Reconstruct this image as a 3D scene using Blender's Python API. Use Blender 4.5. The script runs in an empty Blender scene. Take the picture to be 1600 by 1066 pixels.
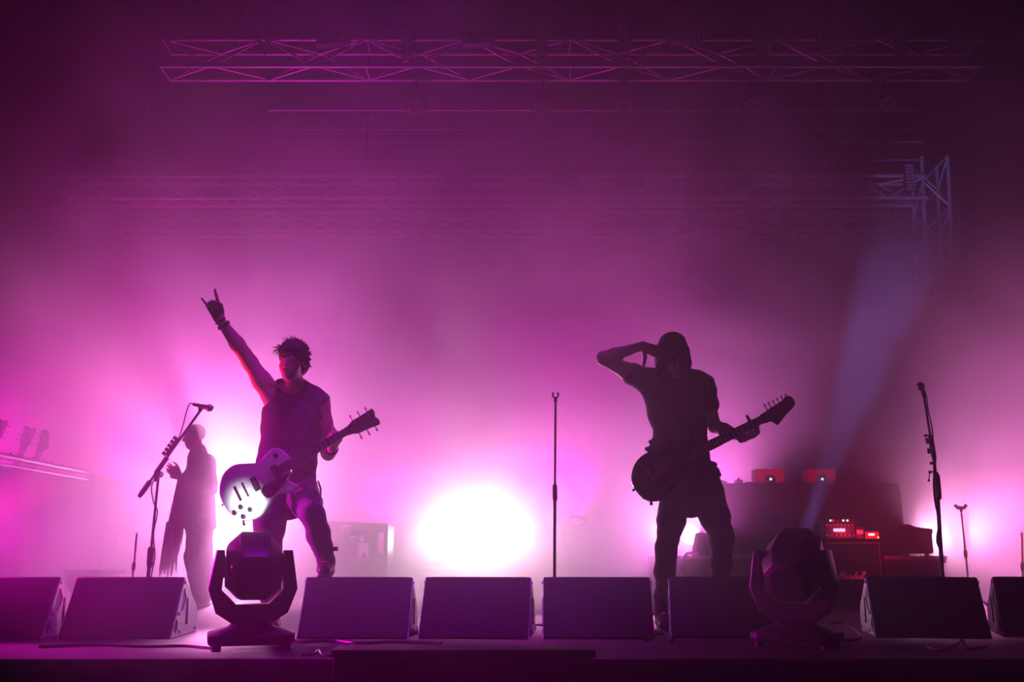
import bpy, bmesh, math, random
import numpy as np
from mathutils import Vector, Matrix, Quaternion

sc = bpy.context.scene
COL = sc.collection
V = Vector

# ------------------------------------------------------------------ camera
PITCH = math.radians(12.16)
FPX = 1555.0                      # focal length in pixels of the 1600 px wide frame
CAM_H = 0.43                      # lens height above the stage deck
cam = bpy.data.cameras.new('camera')
cam_o = bpy.data.objects.new('camera', cam)
COL.objects.link(cam_o)
cam.sensor_width = 36.0
cam.lens = 36.0 * FPX / 1600.0
cam.clip_end = 200
cam_o.location = (0, 0, CAM_H)
cam_o.rotation_euler = (math.pi / 2 + PITCH, 0, 0)
sc.camera = cam_o


def P(px, py, Y):
    """photo pixel + distance upstage (m) -> point in the room"""
    dx = (px - 800) / FPX
    dy = (533 - py) / FPX
    c, s = math.cos(PITCH), math.sin(PITCH)
    d = V((dx, c - s * dy, s + c * dy))
    return V((0, 0, CAM_H)) + d * (Y / d.y)


# ------------------------------------------------------------------ world, exposure
wd = bpy.data.worlds.new('night')
sc.world = wd
wd.use_nodes = True
wd.node_tree.nodes['Background'].inputs[0].default_value = (0.03, 0.0, 0.03, 1)
wd.node_tree.nodes['Background'].inputs[1].default_value = 0.0
sc.view_settings.view_transform = 'Standard'
sc.view_settings.look = 'None'
sc.view_settings.gamma = 1.0
sc.view_settings.exposure = 0.0
sc.view_settings.use_curve_mapping = False
sc.cycles.use_denoising = True
sc.cycles.volume_bounces = 0
sc.cycles.max_bounces = 4
sc.cycles.volume_step_rate = 1.0
sc.cycles.sample_clamp_indirect = 4.0

# ------------------------------------------------------------------ stage lights
HAZE, HAZE_FRONT, HAZE_TOP, HAZE_G, HAZE_FLOOR = .42, .048, .19, .5, 1.6
MAG = (1.0, 0.05, 0.66)
ROSE = (1.0, 0.07, 0.50)
WHITE = (1.0, 0.82, 0.98)
RED = (1.0, 0.01, 0.06)
BLUE = (0.30, 0.24, 1.0)


def spot(loc, to, col, watts, ang, blend=1.0, r=0.08, parent=None):
    l = bpy.data.lights.new('stage_lamp', 'SPOT')
    l.color = col
    l.energy = watts
    l.spot_size = math.radians(ang)
    l.spot_blend = blend
    l.shadow_soft_size = r
    o = bpy.data.objects.new('stage_lamp', l)
    COL.objects.link(o)
    o.location = loc
    o.rotation_euler = (V(to) - V(loc)).to_track_quat('-Z', 'Y').to_euler()
    return o


# floor lamps in moving-head fixtures; many are unseen, added to light the haze:
# (photo x, photo y, distance, aim, colour, watts, cone)
FLOOR_LAMPS = [
    (368, 800, 12.0, (-2.4, 3.0, 1.0), (1.0, .33, .78), 4900, 80),
    (745, 828, 12.2, (-0.3, 3.0, 0.7), (1.0, .58, .72), 1300, 58),
    (1076, 836, 11.4, (1.2, 3.0, 1.0), (1.0, .12, .75), 640, 70),
    (1500, 835, 14.0, (5.9, 7.0, 2.0), (1.0, .20, .68), 4400, 78),
    (1132, 800, 11.6, (0.7, 6.0, 2.6), (1.0, .15, .72), 540, 78),  # added, hidden behind the table to lift the haze beside it
    (140, 800, 15.0, (-3.4, 8.0, 3.2), (1.0, .0, .52), 1900, 110),  # added far fill for the magenta haze at the left
    (610, 800, 15.0, (-1.4, 8.0, 3.4), (1.0, .0, .76), 600, 95),  # added far fill, haze left of centre
    (830, 800, 15.0, (-0.3, 8.0, 3.4), (1.0, .0, .68), 1200, 86),  # added far fill, haze in the middle
    (1040, 832, 13.4, (0.7, 3.0, 1.4), (1.0, .40, .92), 760, 76),  # added, hidden by a leg, brightens the haze around it
    (1428, 842, 11.3, (4.8, 5.2, 1.2), (1.0, .38, .72), 600, 80),  # added to brighten the haze beside the soft case
    (-170, 800, 8.4, (-3.0, 8.0, 1.6), (1.0, .0, .66), 560, 100),  # added out of view, lights the haze by the guitar rack
    (-230, 800, 6.2, (-1.2, 5.0, 0.6), (1.0, .0, .68), 1500, 60),  # added out of view, tints the front haze and the wedges
    (694, 838, 12.4, (-0.7, 3.0, 0.7), (.95, .95, 1.0), 200, 58),  # added to widen the white core to the left
    (800, 836, 12.4, (-0.1, 3.0, 0.7), (1.0, .58, .80), 450, 58),  # added to widen the white core to the right
    (330, 830, 12.4, (-1.9, 9.0, 5.0), (1.0, .0, .82), 1300, 72),  # added up-light for the upper haze, left
    (900, 830, 13.0, (0.9, 9.4, 5.2), (1.0, .0, .66), 800, 70),  # added up-light for the upper haze, centre
    (180, 820, 13.5, (-3.0, 9.0, 5.0), (1.0, .0, .52), 1800, 70),  # added up-light for the upper haze, far left
]

# ------------------------------------------------------------------ materials
MATS = {}


def mat(name, col, rough=0.5, metal=0.0, bump=0.0, scale=40.0, var=0.25, spec=0.5, emit=None, estr=0.0, sheen=0.0, sss=0.0):
    if name in MATS:
        return MATS[name]
    m = bpy.data.materials.new(name)
    m.use_nodes = True
    nt = m.node_tree
    b = nt.nodes['Principled BSDF']
    b.inputs['Roughness'].default_value = rough
    b.inputs['Metallic'].default_value = metal
    b.inputs['Specular IOR Level'].default_value = spec
    tc = nt.nodes.new('ShaderNodeTexCoord')
    no = nt.nodes.new('ShaderNodeTexNoise')
    no.inputs['Scale'].default_value = scale
    no.inputs['Detail'].default_value = 4
    nt.links.new(tc.outputs['Object'], no.inputs['Vector'])
    rp = nt.nodes.new('ShaderNodeValToRGB')
    c = V(col)
    rp.color_ramp.elements[0].color = (*(c * (1 - var)), 1)
    rp.color_ramp.elements[1].color = (*[min(1, x * (1 + var)) for x in c], 1)
    rp.color_ramp.elements[0].position = 0.3
    rp.color_ramp.elements[1].position = 0.7
    nt.links.new(no.outputs['Fac'], rp.inputs['Fac'])
    nt.links.new(rp.outputs['Color'], b.inputs['Base Color'])
    if bump:
        bp = nt.nodes.new('ShaderNodeBump')
        bp.inputs['Strength'].default_value = bump
        bp.inputs['Distance'].default_value = 0.01
        nt.links.new(no.outputs['Fac'], bp.inputs['Height'])
        nt.links.new(bp.outputs['Normal'], b.inputs['Normal'])
    if emit:
        b.inputs['Emission Color'].default_value = (*emit, 1)
        b.inputs['Emission Strength'].default_value = estr
    if sheen:
        b.inputs['Sheen Weight'].default_value = sheen
    MATS[name] = m
    return m


M_BLACKWOOD = mat('black_textured_paint', (.02, .02, .02), .6, bump=.35, scale=120)
M_PLATE = mat('lightened_grey_steel', (.66, .66, .67), .5, .2, bump=.05, scale=60)  # grey lifted to stand for light from behind on the wedge sides
M_DARKPLASTIC = mat('black_plastic', (.018, .018, .02), .42, bump=.05, scale=80)
M_RUBBER = mat('black_rubber', (.02, .02, .02), .8)
M_STEEL = mat('bare_steel', (.55, .55, .57), .3, .9, bump=.05)
M_CHROME = mat('chrome', (.75, .75, .77), .15, 1.0)
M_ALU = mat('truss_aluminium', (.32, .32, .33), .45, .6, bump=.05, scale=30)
M_ALULIT = mat('lightened_truss_aluminium', (.85, .85, .87), .4, .5, bump=.05, scale=30)  # truss aluminium with light put into the colour, so far trusses show through haze
M_BLACKMETAL = mat('black_powder_coat', (.02, .02, .02), .35, .3)
M_FLOOR = mat('black_stage_vinyl', (.032, .029, .032), .58, bump=.12, scale=9, var=.4)
M_DRAPE = mat('black_drape_cloth', (.012, .011, .012), .95, bump=.3, scale=30, sheen=.2)
M_SKIN = mat('skin', (.50, .29, .21), .5, bump=.05, scale=70, var=.08)
M_TEE = mat('black_cotton', (.025, .022, .028), .9, bump=.3, scale=35, sheen=.3)
M_DENIM = mat('dark_denim', (.028, .028, .045), .85, bump=.4, scale=60, sheen=.2)
M_HAIR = mat('dark_hair', (.022, .014, .011), .75, bump=.5, scale=90)
M_LEATHER = mat('boot_leather', (.02, .016, .015), .6, bump=.2, scale=50)
M_SOLE = mat('boot_sole', (.03, .03, .03), .8)
M_GREYCOAT = mat('grey_loose_cotton', (.16, .14, .16), .9, bump=.3, scale=30, sheen=.2)
M_CREAM = mat('cream_lacquer', (.62, .60, .55), .22, bump=.0, var=.05)
M_MAPLE = mat('dark_neck_wood', (.09, .045, .025), .4, bump=.1, scale=25)
M_EBONY = mat('ebony', (.02, .016, .014), .4)
M_BLACKLACQ = mat('black_lacquer', (.015, .013, .015), .2)
M_PICKGUARD = mat('black_pickguard', (.02, .02, .022), .3)
M_REDBOX = mat('red_painted_metal', (.75, .03, .05), .45, bump=.05)
M_TOLEX = mat('black_tolex', (.012, .011, .012), .9, bump=.3, scale=220, spec=.15)
M_GRILLE = mat('dark_grille_cloth', (.022, .019, .02), .95, bump=.3, scale=260, spec=.15)
M_WHITE = mat('white_lettering', (.8, .8, .8), .4)
M_LED = mat('led_lens_plastic', (.5, .5, .52), .2)
M_LAMPMAG = mat('lit_magenta_lens', (.6, .3, .5), .2, emit=(1, .12, .7), estr=.8)
M_LAMP = mat('lit_lamp_lens', (.9, .9, .9), .2, emit=(1, .75, .95), estr=60)
M_BLUELCD = mat('lit_blue_display', (.1, .2, .3), .3, emit=(.25, .6, 1.0), estr=1.6)
M_WHITELED = mat('lit_white_led', (.8, .8, .8), .3, emit=(.7, .8, 1.0), estr=2.5)
M_REDLED = mat('lit_red_led', (.6, .02, .03), .3, emit=(1, .03, .08), estr=1.2)
M_AMBERLED = mat('lit_amber_led', (.8, .4, .05), .3, emit=(1, .45, .1), estr=2.5)
M_STRAP = mat('strap_webbing', (.02, .02, .022), .8, bump=.3, scale=150)
M_CABLE = mat('black_cable_rubber', (.015, .015, .016), .45)

# ------------------------------------------------------------------ mesh helpers


class MB:
    """collects simple shapes into one mesh"""

    def __init__(s):
        s.v = []
        s.f = []

    def add(s, vs, fs):
        o = len(s.v)
        s.v += [V(v) for v in vs]
        s.f += [tuple(i + o for i in f) for f in fs]
        return s

    def box(s, a, b, M=None):
        a, b = V(a), V(b)
        vs = [V((x, y, z)) for z in (a.z, b.z) for y in (a.y, b.y) for x in (a.x, b.x)]
        if M:
            vs = [M @ v for v in vs]
        return s.add(vs, [(0, 2, 3, 1), (4, 5, 7, 6), (0, 1, 5, 4), (2, 6, 7, 3), (0, 4, 6, 2), (1, 3, 7, 5)])

    def prism(s, poly, h0, h1, M=None):
        """polygon in local xy, extruded along local z from h0 to h1 (convex or mildly concave)"""
        n = len(poly)
        vs = [V((p[0], p[1], h0)) for p in poly] + [V((p[0], p[1], h1)) for p in poly]
        if M:
            vs = [M @ v for v in vs]
        fs = [tuple(range(n - 1, -1, -1)), tuple(range(n, 2 * n))]
        fs += [(i, (i + 1) % n, n + (i + 1) % n, n + i) for i in range(n)]
        return s.add(vs, fs)

    def tube(s, pts, r, n=8, caps=True):
        pts = [V(p) for p in pts]
        rs = r if isinstance(r, (list, tuple)) else [r] * len(pts)
        vs, fs = [], []
        prev = None
        for i, p in enumerate(pts):
            t = (pts[min(i + 1, len(pts) - 1)] - pts[max(i - 1, 0)]).normalized()
            if prev is None:
                a = t.orthogonal().normalized()
            else:
                a = (prev - t * prev.dot(t))
                a = a.normalized() if a.length > 1e-6 else t.orthogonal().normalized()
            prev = a
            b = t.cross(a)
            for k in range(n):
                q = 2 * math.pi * k / n
                vs.append(p + (a * math.cos(q) + b * math.sin(q)) * rs[i])
        for i in range(len(pts) - 1):
            for k in range(n):
                fs.append((i * n + k, i * n + (k + 1) % n, (i + 1) * n + (k + 1) % n, (i + 1) * n + k))
        if caps:
            fs.append(tuple(range(n - 1, -1, -1)))
            m = (len(pts) - 1) * n
            fs.append(tuple(range(m, m + n)))
        return s.add(vs, fs)

    def lathe(s, prof, M=None, n=20):
        """profile of (r, z) about local z"""
        vs, fs = [], []
        for r, z in prof:
            for k in range(n):
                q = 2 * math.pi * k / n
                vs.append(V((r * math.cos(q), r * math.sin(q), z)))
        if M:
            vs = [M @ v for v in vs]
        for i in range(len(prof) - 1):
            for k in range(n):
                fs.append((i * n + k, i * n + (k + 1) % n, (i + 1) * n + (k + 1) % n, (i + 1) * n + k))
        fs.append(tuple(range(n - 1, -1, -1)))
        m = (len(prof) - 1) * n
        fs.append(tuple(range(m, m + n)))
        return s.add(vs, fs)

    def ball(s, c, r, n=12):
        c = V(c)
        rr = r if isinstance(r, (tuple, list)) else (r, r, r)
        prof = [(max(1e-4, math.sin(math.pi * i / n)), -math.cos(math.pi * i / n)) for i in range(n + 1)]
        return s.lathe(prof, Matrix.Translation(c) @ Matrix.Diagonal((*rr, 1)), n=max(8, n))

    def loft(s, rings):
        n = len(rings[0])
        o = [v for r in rings for v in r]
        fs = []
        for i in range(len(rings) - 1):
            for k in range(n):
                fs.append((i * n + k, i * n + (k + 1) % n, (i + 1) * n + (k + 1) % n, (i + 1) * n + k))
        fs.append(tuple(range(n - 1, -1, -1)))
        m = (len(rings) - 1) * n
        fs.append(tuple(range(m, m + n)))
        return s.add(o, fs)


ROOTM = {}


def root_of(o):
    while o.parent is not None:
        o = o.parent
    return o


def tag(o, label=None, cat=None, group=None, kind=None):
    if label:
        o['label'] = label
    if cat:
        o['category'] = cat
    if group:
        o['group'] = group
    if kind:
        o['kind'] = kind
    return o


def thing(name, label, cat, loc=(0, 0, 0), rotz=0.0, group=None, M=None):
    o = bpy.data.objects.new(name, None)
    o.empty_display_size = 0.1
    COL.objects.link(o)
    if M is None:
        M = Matrix.Translation(V(loc)) @ Matrix.Rotation(rotz, 4, 'Z')
    o.matrix_world = M
    ROOTM[o.name] = M.copy()
    return tag(o, label, cat, group)


def finish(me, angle=35):
    for p in me.polygons:
        p.use_smooth = True
    try:
        me.set_sharp_from_angle(angle=math.radians(angle))
    except Exception:
        pass


def mesh_from(name, mb, m, bev=0.0, angle=35, segs=2, recalc=True):
    me = bpy.data.meshes.new(name)
    me.from_pydata([tuple(v) for v in mb.v], [], mb.f)
    if bev or recalc:
        bm = bmesh.new()
        bm.from_mesh(me)
        if recalc:
            bmesh.ops.recalc_face_normals(bm, faces=bm.faces)
        if bev:
            es = [e for e in bm.edges if len(e.link_faces) == 2 and e.calc_face_angle(0) > math.radians(25)]
            bmesh.ops.bevel(bm, geom=es, offset=bev, segments=segs, profile=.6, affect='EDGES', clamp_overlap=True)
        bm.to_mesh(me)
        bm.free()
    finish(me, angle)
    me.materials.append(m)
    return me


def part(name, mb, m, parent=None, bev=0.0, world=False, label=None, kind=None, angle=35):
    if world and parent is not None:
        Mi = ROOTM[root_of(parent).name].inverted()
        mb.v = [Mi @ v for v in mb.v]
    me = mb if isinstance(mb, bpy.types.Mesh) else mesh_from(name, mb, m, bev, angle)
    o = bpy.data.objects.new(name, me)
    COL.objects.link(o)
    if parent is not None:
        o.parent = parent
    return tag(o, label, kind=kind)


def copy_tree(o, parent=None):
    c = o.copy()
    COL.objects.link(c)
    c.parent = parent
    for ch in o.children:
        copy_tree(ch, c)
    return c


def plate(outlines, thick, bevel=0.0, res=2):
    """flat plate with holes from closed outlines (first = rim), centred on z=0; returns MB"""
    cu = bpy.data.curves.new('tmp', 'CURVE')
    cu.dimensions = '2D'
    cu.fill_mode = 'BOTH'
    cu.extrude = max(1e-4, thick / 2 - bevel)
    cu.bevel_depth = bevel
    cu.bevel_resolution = res
    cu.offset = -bevel
    for pts in outlines:
        sp = cu.splines.new('POLY')
        sp.points.add(len(pts) - 1)
        for q, p in zip(sp.points, pts):
            q.co = (p[0], p[1], 0, 1)
        sp.use_cyclic_u = True
    ob = bpy.data.objects.new('tmp', cu)
    COL.objects.link(ob)
    dg = bpy.context.evaluated_depsgraph_get()
    ev = ob.evaluated_get(dg)
    me = ev.to_mesh()
    mb = MB()
    mb.v = [v.co.copy() for v in me.vertices]
    mb.f = [tuple(p.vertices) for p in me.polygons]
    ev.to_mesh_clear()
    bpy.data.objects.remove(ob)
    bpy.data.curves.remove(cu)
    return mb


def text_mb(txt, size, thick, shear=0.0):
    cu = bpy.data.curves.new('tmp', 'FONT')
    cu.body = txt
    cu.size = size
    cu.extrude = thick
    cu.shear = shear
    cu.align_x = 'CENTER'
    cu.align_y = 'CENTER'
    ob = bpy.data.objects.new('tmp', cu)
    COL.objects.link(ob)
    dg = bpy.context.evaluated_depsgraph_get()
    ev = ob.evaluated_get(dg)
    me = ev.to_mesh()
    mb = MB()
    mb.v = [v.co.copy() for v in me.vertices]
    mb.f = [tuple(p.vertices) for p in me.polygons]
    ev.to_mesh_clear()
    bpy.data.objects.remove(ob)
    bpy.data.curves.remove(cu)
    return mb


def xf(mb, M):
    mb.v = [M @ v for v in mb.v]
    return mb


def frame(o, x, z):
    """matrix with local x along x, local z towards z, origin o"""
    x = V(x).normalized()
    z = V(z)
    z = (z - x * z.dot(x)).normalized()
    y = z.cross(x)
    return Matrix(((x.x, y.x, z.x, o[0]), (x.y, y.y, z.y, o[1]), (x.z, y.z, z.z, o[2]), (0, 0, 0, 1)))


def smooth_closed(pts, n=6):
    out = []
    m = len(pts)
    for i in range(m):
        p0, p1, p2, p3 = [V((*pts[(i + k) % m], 0)) for k in (-1, 0, 1, 2)]
        for j in range(n):
            t = j / n
            q = 0.5 * ((2 * p1) + (-p0 + p2) * t + (2 * p0 - 5 * p1 + 4 * p2 - p3) * t * t + (-p0 + 3 * p1 - 3 * p2 + p3) * t ** 3)
            out.append((q.x, q.y))
    return out


def smooth_path(pts, n=8):
    pts = [V(p) for p in pts]
    out = []
    for i in range(len(pts) - 1):
        p0 = pts[max(i - 1, 0)]
        p1, p2 = pts[i], pts[i + 1]
        p3 = pts[min(i + 2, len(pts) - 1)]
        for j in range(n):
            t = j / n
            out.append(0.5 * ((2 * p1) + (-p0 + p2) * t + (2 * p0 - 5 * p1 + 4 * p2 - p3) * t * t + (-p0 + 3 * p1 - 3 * p2 + p3) * t ** 3))
    out.append(pts[-1])
    return out


def circle(r, n=20, c=(0, 0)):
    return [(c[0] + r * math.cos(2 * math.pi * k / n), c[1] + r * math.sin(2 * math.pi * k / n)) for k in range(n)]


# ------------------------------------------------------------------ continuous bodies: blended distance field -> one surface


class Field:
    def __init__(s, lo, hi, h):
        s.lo = np.array(lo, dtype=np.float32)
        s.h = h
        s.n = np.ceil((np.array(hi) - np.array(lo)) / h).astype(int) + 1
        s.a = np.full(tuple(s.n), 0.2, dtype=np.float32)

    def like(s):
        f = Field.__new__(Field)
        f.lo, f.h, f.n = s.lo, s.h, s.n
        f.a = np.full(tuple(s.n), 0.2, dtype=np.float32)
        return f

    def _win(s, pmin, pmax):
        i0 = np.clip(np.floor((pmin - s.lo) / s.h).astype(int), 0, s.n - 1)
        i1 = np.clip(np.ceil((pmax - s.lo) / s.h).astype(int) + 1, 1, s.n)
        ax = [s.lo[k] + s.h * np.arange(i0[k], i1[k], dtype=np.float32) for k in range(3)]
        return tuple(slice(i0[k], i1[k]) for k in range(3)), np.ix_(*ax)

    def _put(s, sl, d, k, cut):
        a = s.a[sl]
        if cut:
            d = -d
            h = np.maximum(k - np.abs(a - d), 0) / max(k, 1e-5)
            s.a[sl] = np.maximum(a, d) + h * h * k / 4
        else:
            h = np.maximum(k - np.abs(a - d), 0) / max(k, 1e-5)
            s.a[sl] = np.minimum(a, d) - h * h * k / 4

    def cone(s, a, b, ra, rb, k=0.02, flat=None, cut=False):
        """tapered limb from a to b; flat=(direction, ratio) squashes it along a direction"""
        a, b = np.array(a, dtype=np.float32), np.array(b, dtype=np.float32)
        R = max(ra, rb) + k + 0.03
        sl, (X, Y, Z) = s._win(np.minimum(a, b) - R, np.maximum(a, b) + R)
        x, y, z = X - a[0], Y - a[1], Z - a[2]
        d = b - a
        sc_ = 1.0
        if flat is not None:
            n = np.array(V(flat[0]).normalized(), dtype=np.float32)
            g = 1.0 / flat[1] - 1.0
            w = (x * n[0] + y * n[1] + z * n[2]) * g
            x, y, z = x + w * n[0], y + w * n[1], z + w * n[2]
            d = d + n * float(d @ n) * g
            sc_ = 0.5 * (1 + flat[1])
        L = float(d @ d) + 1e-9
        t = np.clip((x * d[0] + y * d[1] + z * d[2]) / L, 0, 1)
        q = np.sqrt((x - t * d[0]) ** 2 + (y - t * d[1]) ** 2 + (z - t * d[2]) ** 2)
        s._put(sl, (q - (ra + (rb - ra) * t)) * sc_, k, cut)
        return s

    def chain(s, pts, rs, k=0.02, flat=None):
        for i in range(len(pts) - 1):
            s.cone(pts[i], pts[i + 1], rs[i], rs[i + 1], k, flat)
        return s

    def ell(s, c, r, k=0.02, R=None, cut=False):
        c = np.array(c, dtype=np.float32)
        m = max(r) + k + 0.03
        sl, (X, Y, Z) = s._win(c - m, c + m)
        x, y, z = X - c[0], Y - c[1], Z - c[2]
        if R is not None:
            ax = [np.array(R.col[i][:3], dtype=np.float32) for i in range(3)]
            x, y, z = [x * v[0] + y * v[1] + z * v[2] for v in ax]
        q = np.sqrt((x / r[0]) ** 2 + (y / r[1]) ** 2 + (z / r[2]) ** 2)
        g = np.sqrt((x / r[0] ** 2) ** 2 + (y / r[1] ** 2) ** 2 + (z / r[2] ** 2) ** 2) + 1e-6
        s._put(sl, q * (q - 1) / g, k, cut)
        return s

    def clip(s, pt, nrm, k=0.004):
        """keep the side nrm points away from"""
        n = V(nrm).normalized()
        X, Y, Z = np.ix_(*[s.lo[i] + s.h * np.arange(s.n[i], dtype=np.float32) for i in range(3)])
        d = (X - pt[0]) * n.x + (Y - pt[1]) * n.y + (Z - pt[2]) * n.z
        s.a = np.maximum(s.a, d.astype(np.float32))
        return s

    def ripple(s, fn, amp):
        X, Y, Z = np.ix_(*[s.lo[i] + s.h * np.arange(s.n[i], dtype=np.float32) for i in range(3)])
        s.a = s.a + (amp * fn(X, Y, Z)).astype(np.float32)
        return s

    def mesh(s):
        a = s.a.copy()
        for ax in range(3):               # close the border
            idx = [slice(None)] * 3
            for e in (0, -1):
                idx[ax] = e
                a[tuple(idx)] = np.maximum(a[tuple(idx)], 0.01)
        ins = a < 0
        nx, ny, nz = a.shape
        cnt = np.zeros((nx - 1, ny - 1, nz - 1), dtype=np.int8)
        for i in (0, 1):
            for j in (0, 1):
                for k in (0, 1):
                    cnt += ins[i:nx - 1 + i, j:ny - 1 + j, k:nz - 1 + k]
        act = np.argwhere((cnt > 0) & (cnt < 8))
        ids = np.full(cnt.shape, -1, dtype=np.int64)
        ids[tuple(act.T)] = np.arange(len(act))
        acc = np.zeros((len(act), 3))
        num = np.zeros(len(act))
        cor = [(0, 0, 0), (1, 0, 0), (0, 1, 0), (1, 1, 0), (0, 0, 1), (1, 0, 1), (0, 1, 1), (1, 1, 1)]
        val = [a[tuple((act + np.array(c)).T)] for c in cor]
        for p in range(8):
            for q in range(p + 1, 8):
                df = np.array(cor[q]) - np.array(cor[p])
                if np.abs(df).sum() != 1:
                    continue
                m = (val[p] < 0) != (val[q] < 0)
                t = val[p][m] / (val[p][m] - val[q][m])
                acc[m] += np.array(cor[p]) + t[:, None] * df
                num[m] += 1
        pos = (act + acc / num[:, None]) * s.h + s.lo
        faces = []
        for ax in range(3):
            u, v = (ax + 1) % 3, (ax + 2) % 3
            s0 = [slice(None)] * 3
            s1 = [slice(None)] * 3
            s0[ax], s1[ax] = slice(0, -1), slice(1, None)
            ch = ins[tuple(s0)] != ins[tuple(s1)]
            e = np.argwhere(ch)
            e = e[(e[:, u] > 0) & (e[:, v] > 0) & (e[:, u] < a.shape[u] - 1) & (e[:, v] < a.shape[v] - 1)]
            du = np.zeros(3, int)
            dv = np.zeros(3, int)
            du[u], dv[v] = 1, 1
            c = [ids[tuple(x.T)] for x in (e - du - dv, e - dv, e, e - du)]
            qd = np.stack(c, 1)
            flip = ~ins[tuple(e.T)]
            qd[flip] = qd[flip][:, ::-1]
            faces.append(qd)
        return pos, np.concatenate(faces)


def field_part(name, F, m, parent, label=None):
    pos, fc = F.mesh()
    Mi = ROOTM[root_of(parent).name].inverted()
    R = np.array(Mi.to_3x3())
    pos = pos @ R.T + np.array(Mi.translation)
    me = bpy.data.meshes.new(name)
    me.from_pydata(pos.tolist(), [], fc.tolist())
    for p in me.polygons:
        p.use_smooth = True
    me.materials.append(m)
    o = bpy.data.objects.new(name, me)
    COL.objects.link(o)
    o.parent = parent
    return tag(o, label)


def hand(F, wrist, d, thumb, palm, curls, splay=(.16, .05, -.06, -.18), size=1.0, thumb_dirs=None, k=.006):
    """palm and five fingers: d = wrist towards knuckles, thumb = side of the thumb, palm = out of the palm,
    curls = three joint angles (deg) for index, middle, ring, little; fingers bend towards the palm side;
    thumb_dirs = (along d, along thumb side, along palm) for its three bones"""
    d = V(d).normalized()
    t = V(thumb)
    t = (t - d * t.dot(d)).normalized()
    n = V(palm)
    n = (n - d * n.dot(d) - t * n.dot(t)).normalized()
    w = V(wrist)
    pl = .092 * size
    for off in (.028, .010, -.010, -.027):
        F.cone(w + t * off * .55 * size + d * .004, w + d * pl * (1 - abs(off) * 2.2) + t * off * size, .0155 * size, .0125 * size, .014)
    ln = (.074, .083, .077, .060)
    kn = (.029, .0095, -.0105, -.0285)
    rr = (.0095, .0098, .0092, .0082)
    for i in range(4):
        p = w + d * pl * (1 - abs(kn[i]) * 2.0) + t * kn[i] * size
        f = (d + t * splay[i]).normalized()
        ang = 0
        for j, fr in enumerate((.45, .31, .24)):
            ang += math.radians(curls[i][j])
            q = p + (f * math.cos(ang) + n * math.sin(ang)) * ln[i] * fr * size
            F.cone(p, q, rr[i] * size * (1 - .08 * j), rr[i] * size * (.93 - .1 * j), .004 if j else k)
            p = q
    p = w + d * .022 * size + t * .026 * size
    td = thumb_dirs or ((.7, .6, .3), (.9, .3, .3), (1, .1, .3))
    for (a, b, c), (L, r) in zip(td, ((.046, .014), (.036, .0115), (.029, .0105))):
        q = p + (d * a + t * b + n * c).normalized() * L * size
        F.cone(p, q, r * size, r * .85 * size, .006)
        p = q


def head(F, c, face, up, s=1.0, k=.02):
    """skull, jaw, nose, brow, lips, ears; c = centre of the skull, face = where it looks"""
    f = V(face).normalized()
    u = V(up)
    u = (u - f * u.dot(f)).normalized()
    r = f.cross(u)
    R = Matrix((r, f, u)).transposed()
    w = lambda a, b, d_: V(c) + (r * a + f * b + u * d_) * s
    F.ell(w(0, -.012, .030), (.073 * s, .092 * s, .085 * s), k, R)
    F.ell(w(0, .030, -.035), (.058 * s, .060 * s, .078 * s), .03, R)
    F.ell(w(0, .052, -.092), (.030 * s, .030 * s, .022 * s), .03, R)          # chin
    for e in (-1, 1):
        F.ell(w(.040 * e, .045, -.028), (.022 * s, .022 * s, .020 * s), .02, R)   # cheek
        F.ell(w(.030 * e, .085, .004), (.014 * s, .010 * s, .010 * s), .008, R, cut=True)  # eye socket
        F.ell(w(.030 * e, .074, .003), (.0125 * s, .0125 * s, .0115 * s), .002, R)  # eyeball
        F.cone(w(.012 * e, .086, .018), w(.044 * e, .076, .020), .008 * s, .006 * s, .01)  # brow
        F.ell(w(.074 * e, -.008, -.008), (.008 * s, .019 * s, .031 * s), .006, R)   # ear
        F.ell(w(.080 * e, -.004, -.006), (.006 * s, .009 * s, .017 * s), .004, R, cut=True)
        F.ell(w(.010 * e, .093, -.030), (.009 * s, .009 * s, .007 * s), .006, R)    # nostril wing
    F.cone(w(0, .086, .008), w(0, .108, -.026), .008 * s, .011 * s, .008)        # nose
    F.cone(w(-.018, .084, -.053), w(.018, .084, -.053), .007 * s, .007 * s, .006)   # lips
    F.cone(w(-.016, .082, -.064), w(.016, .082, -.064), .008 * s, .008 * s, .006)
    F.cone(w(-.018, .094, -.0585), w(.018, .094, -.0585), .0025 * s, .0025 * s, .003, cut=True)
    return w

# ================================================================== the setting
def struct(name, mb, m, label, bev=0.0):
    o = part(name, mb, m, None, bev)
    return tag(o, label, name.split('_')[0], kind='structure')


EDGE = 4.42
struct('floor', MB().box((-13, EDGE, -.12), (13, 17, 0)), M_FLOOR, 'black vinyl stage floor with a dull sheen', .01)
struct('wall_back', MB().box((-13, 16.8, 0), (13, 17, 10.5)), M_DRAPE, 'black drape wall at the very back of the stage')
struct('trim_1', MB().box((-13, EDGE + .03, -1.3), (13, EDGE + .08, -.12)), M_DRAPE, 'black cloth skirt hanging below the stage front edge')

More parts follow.
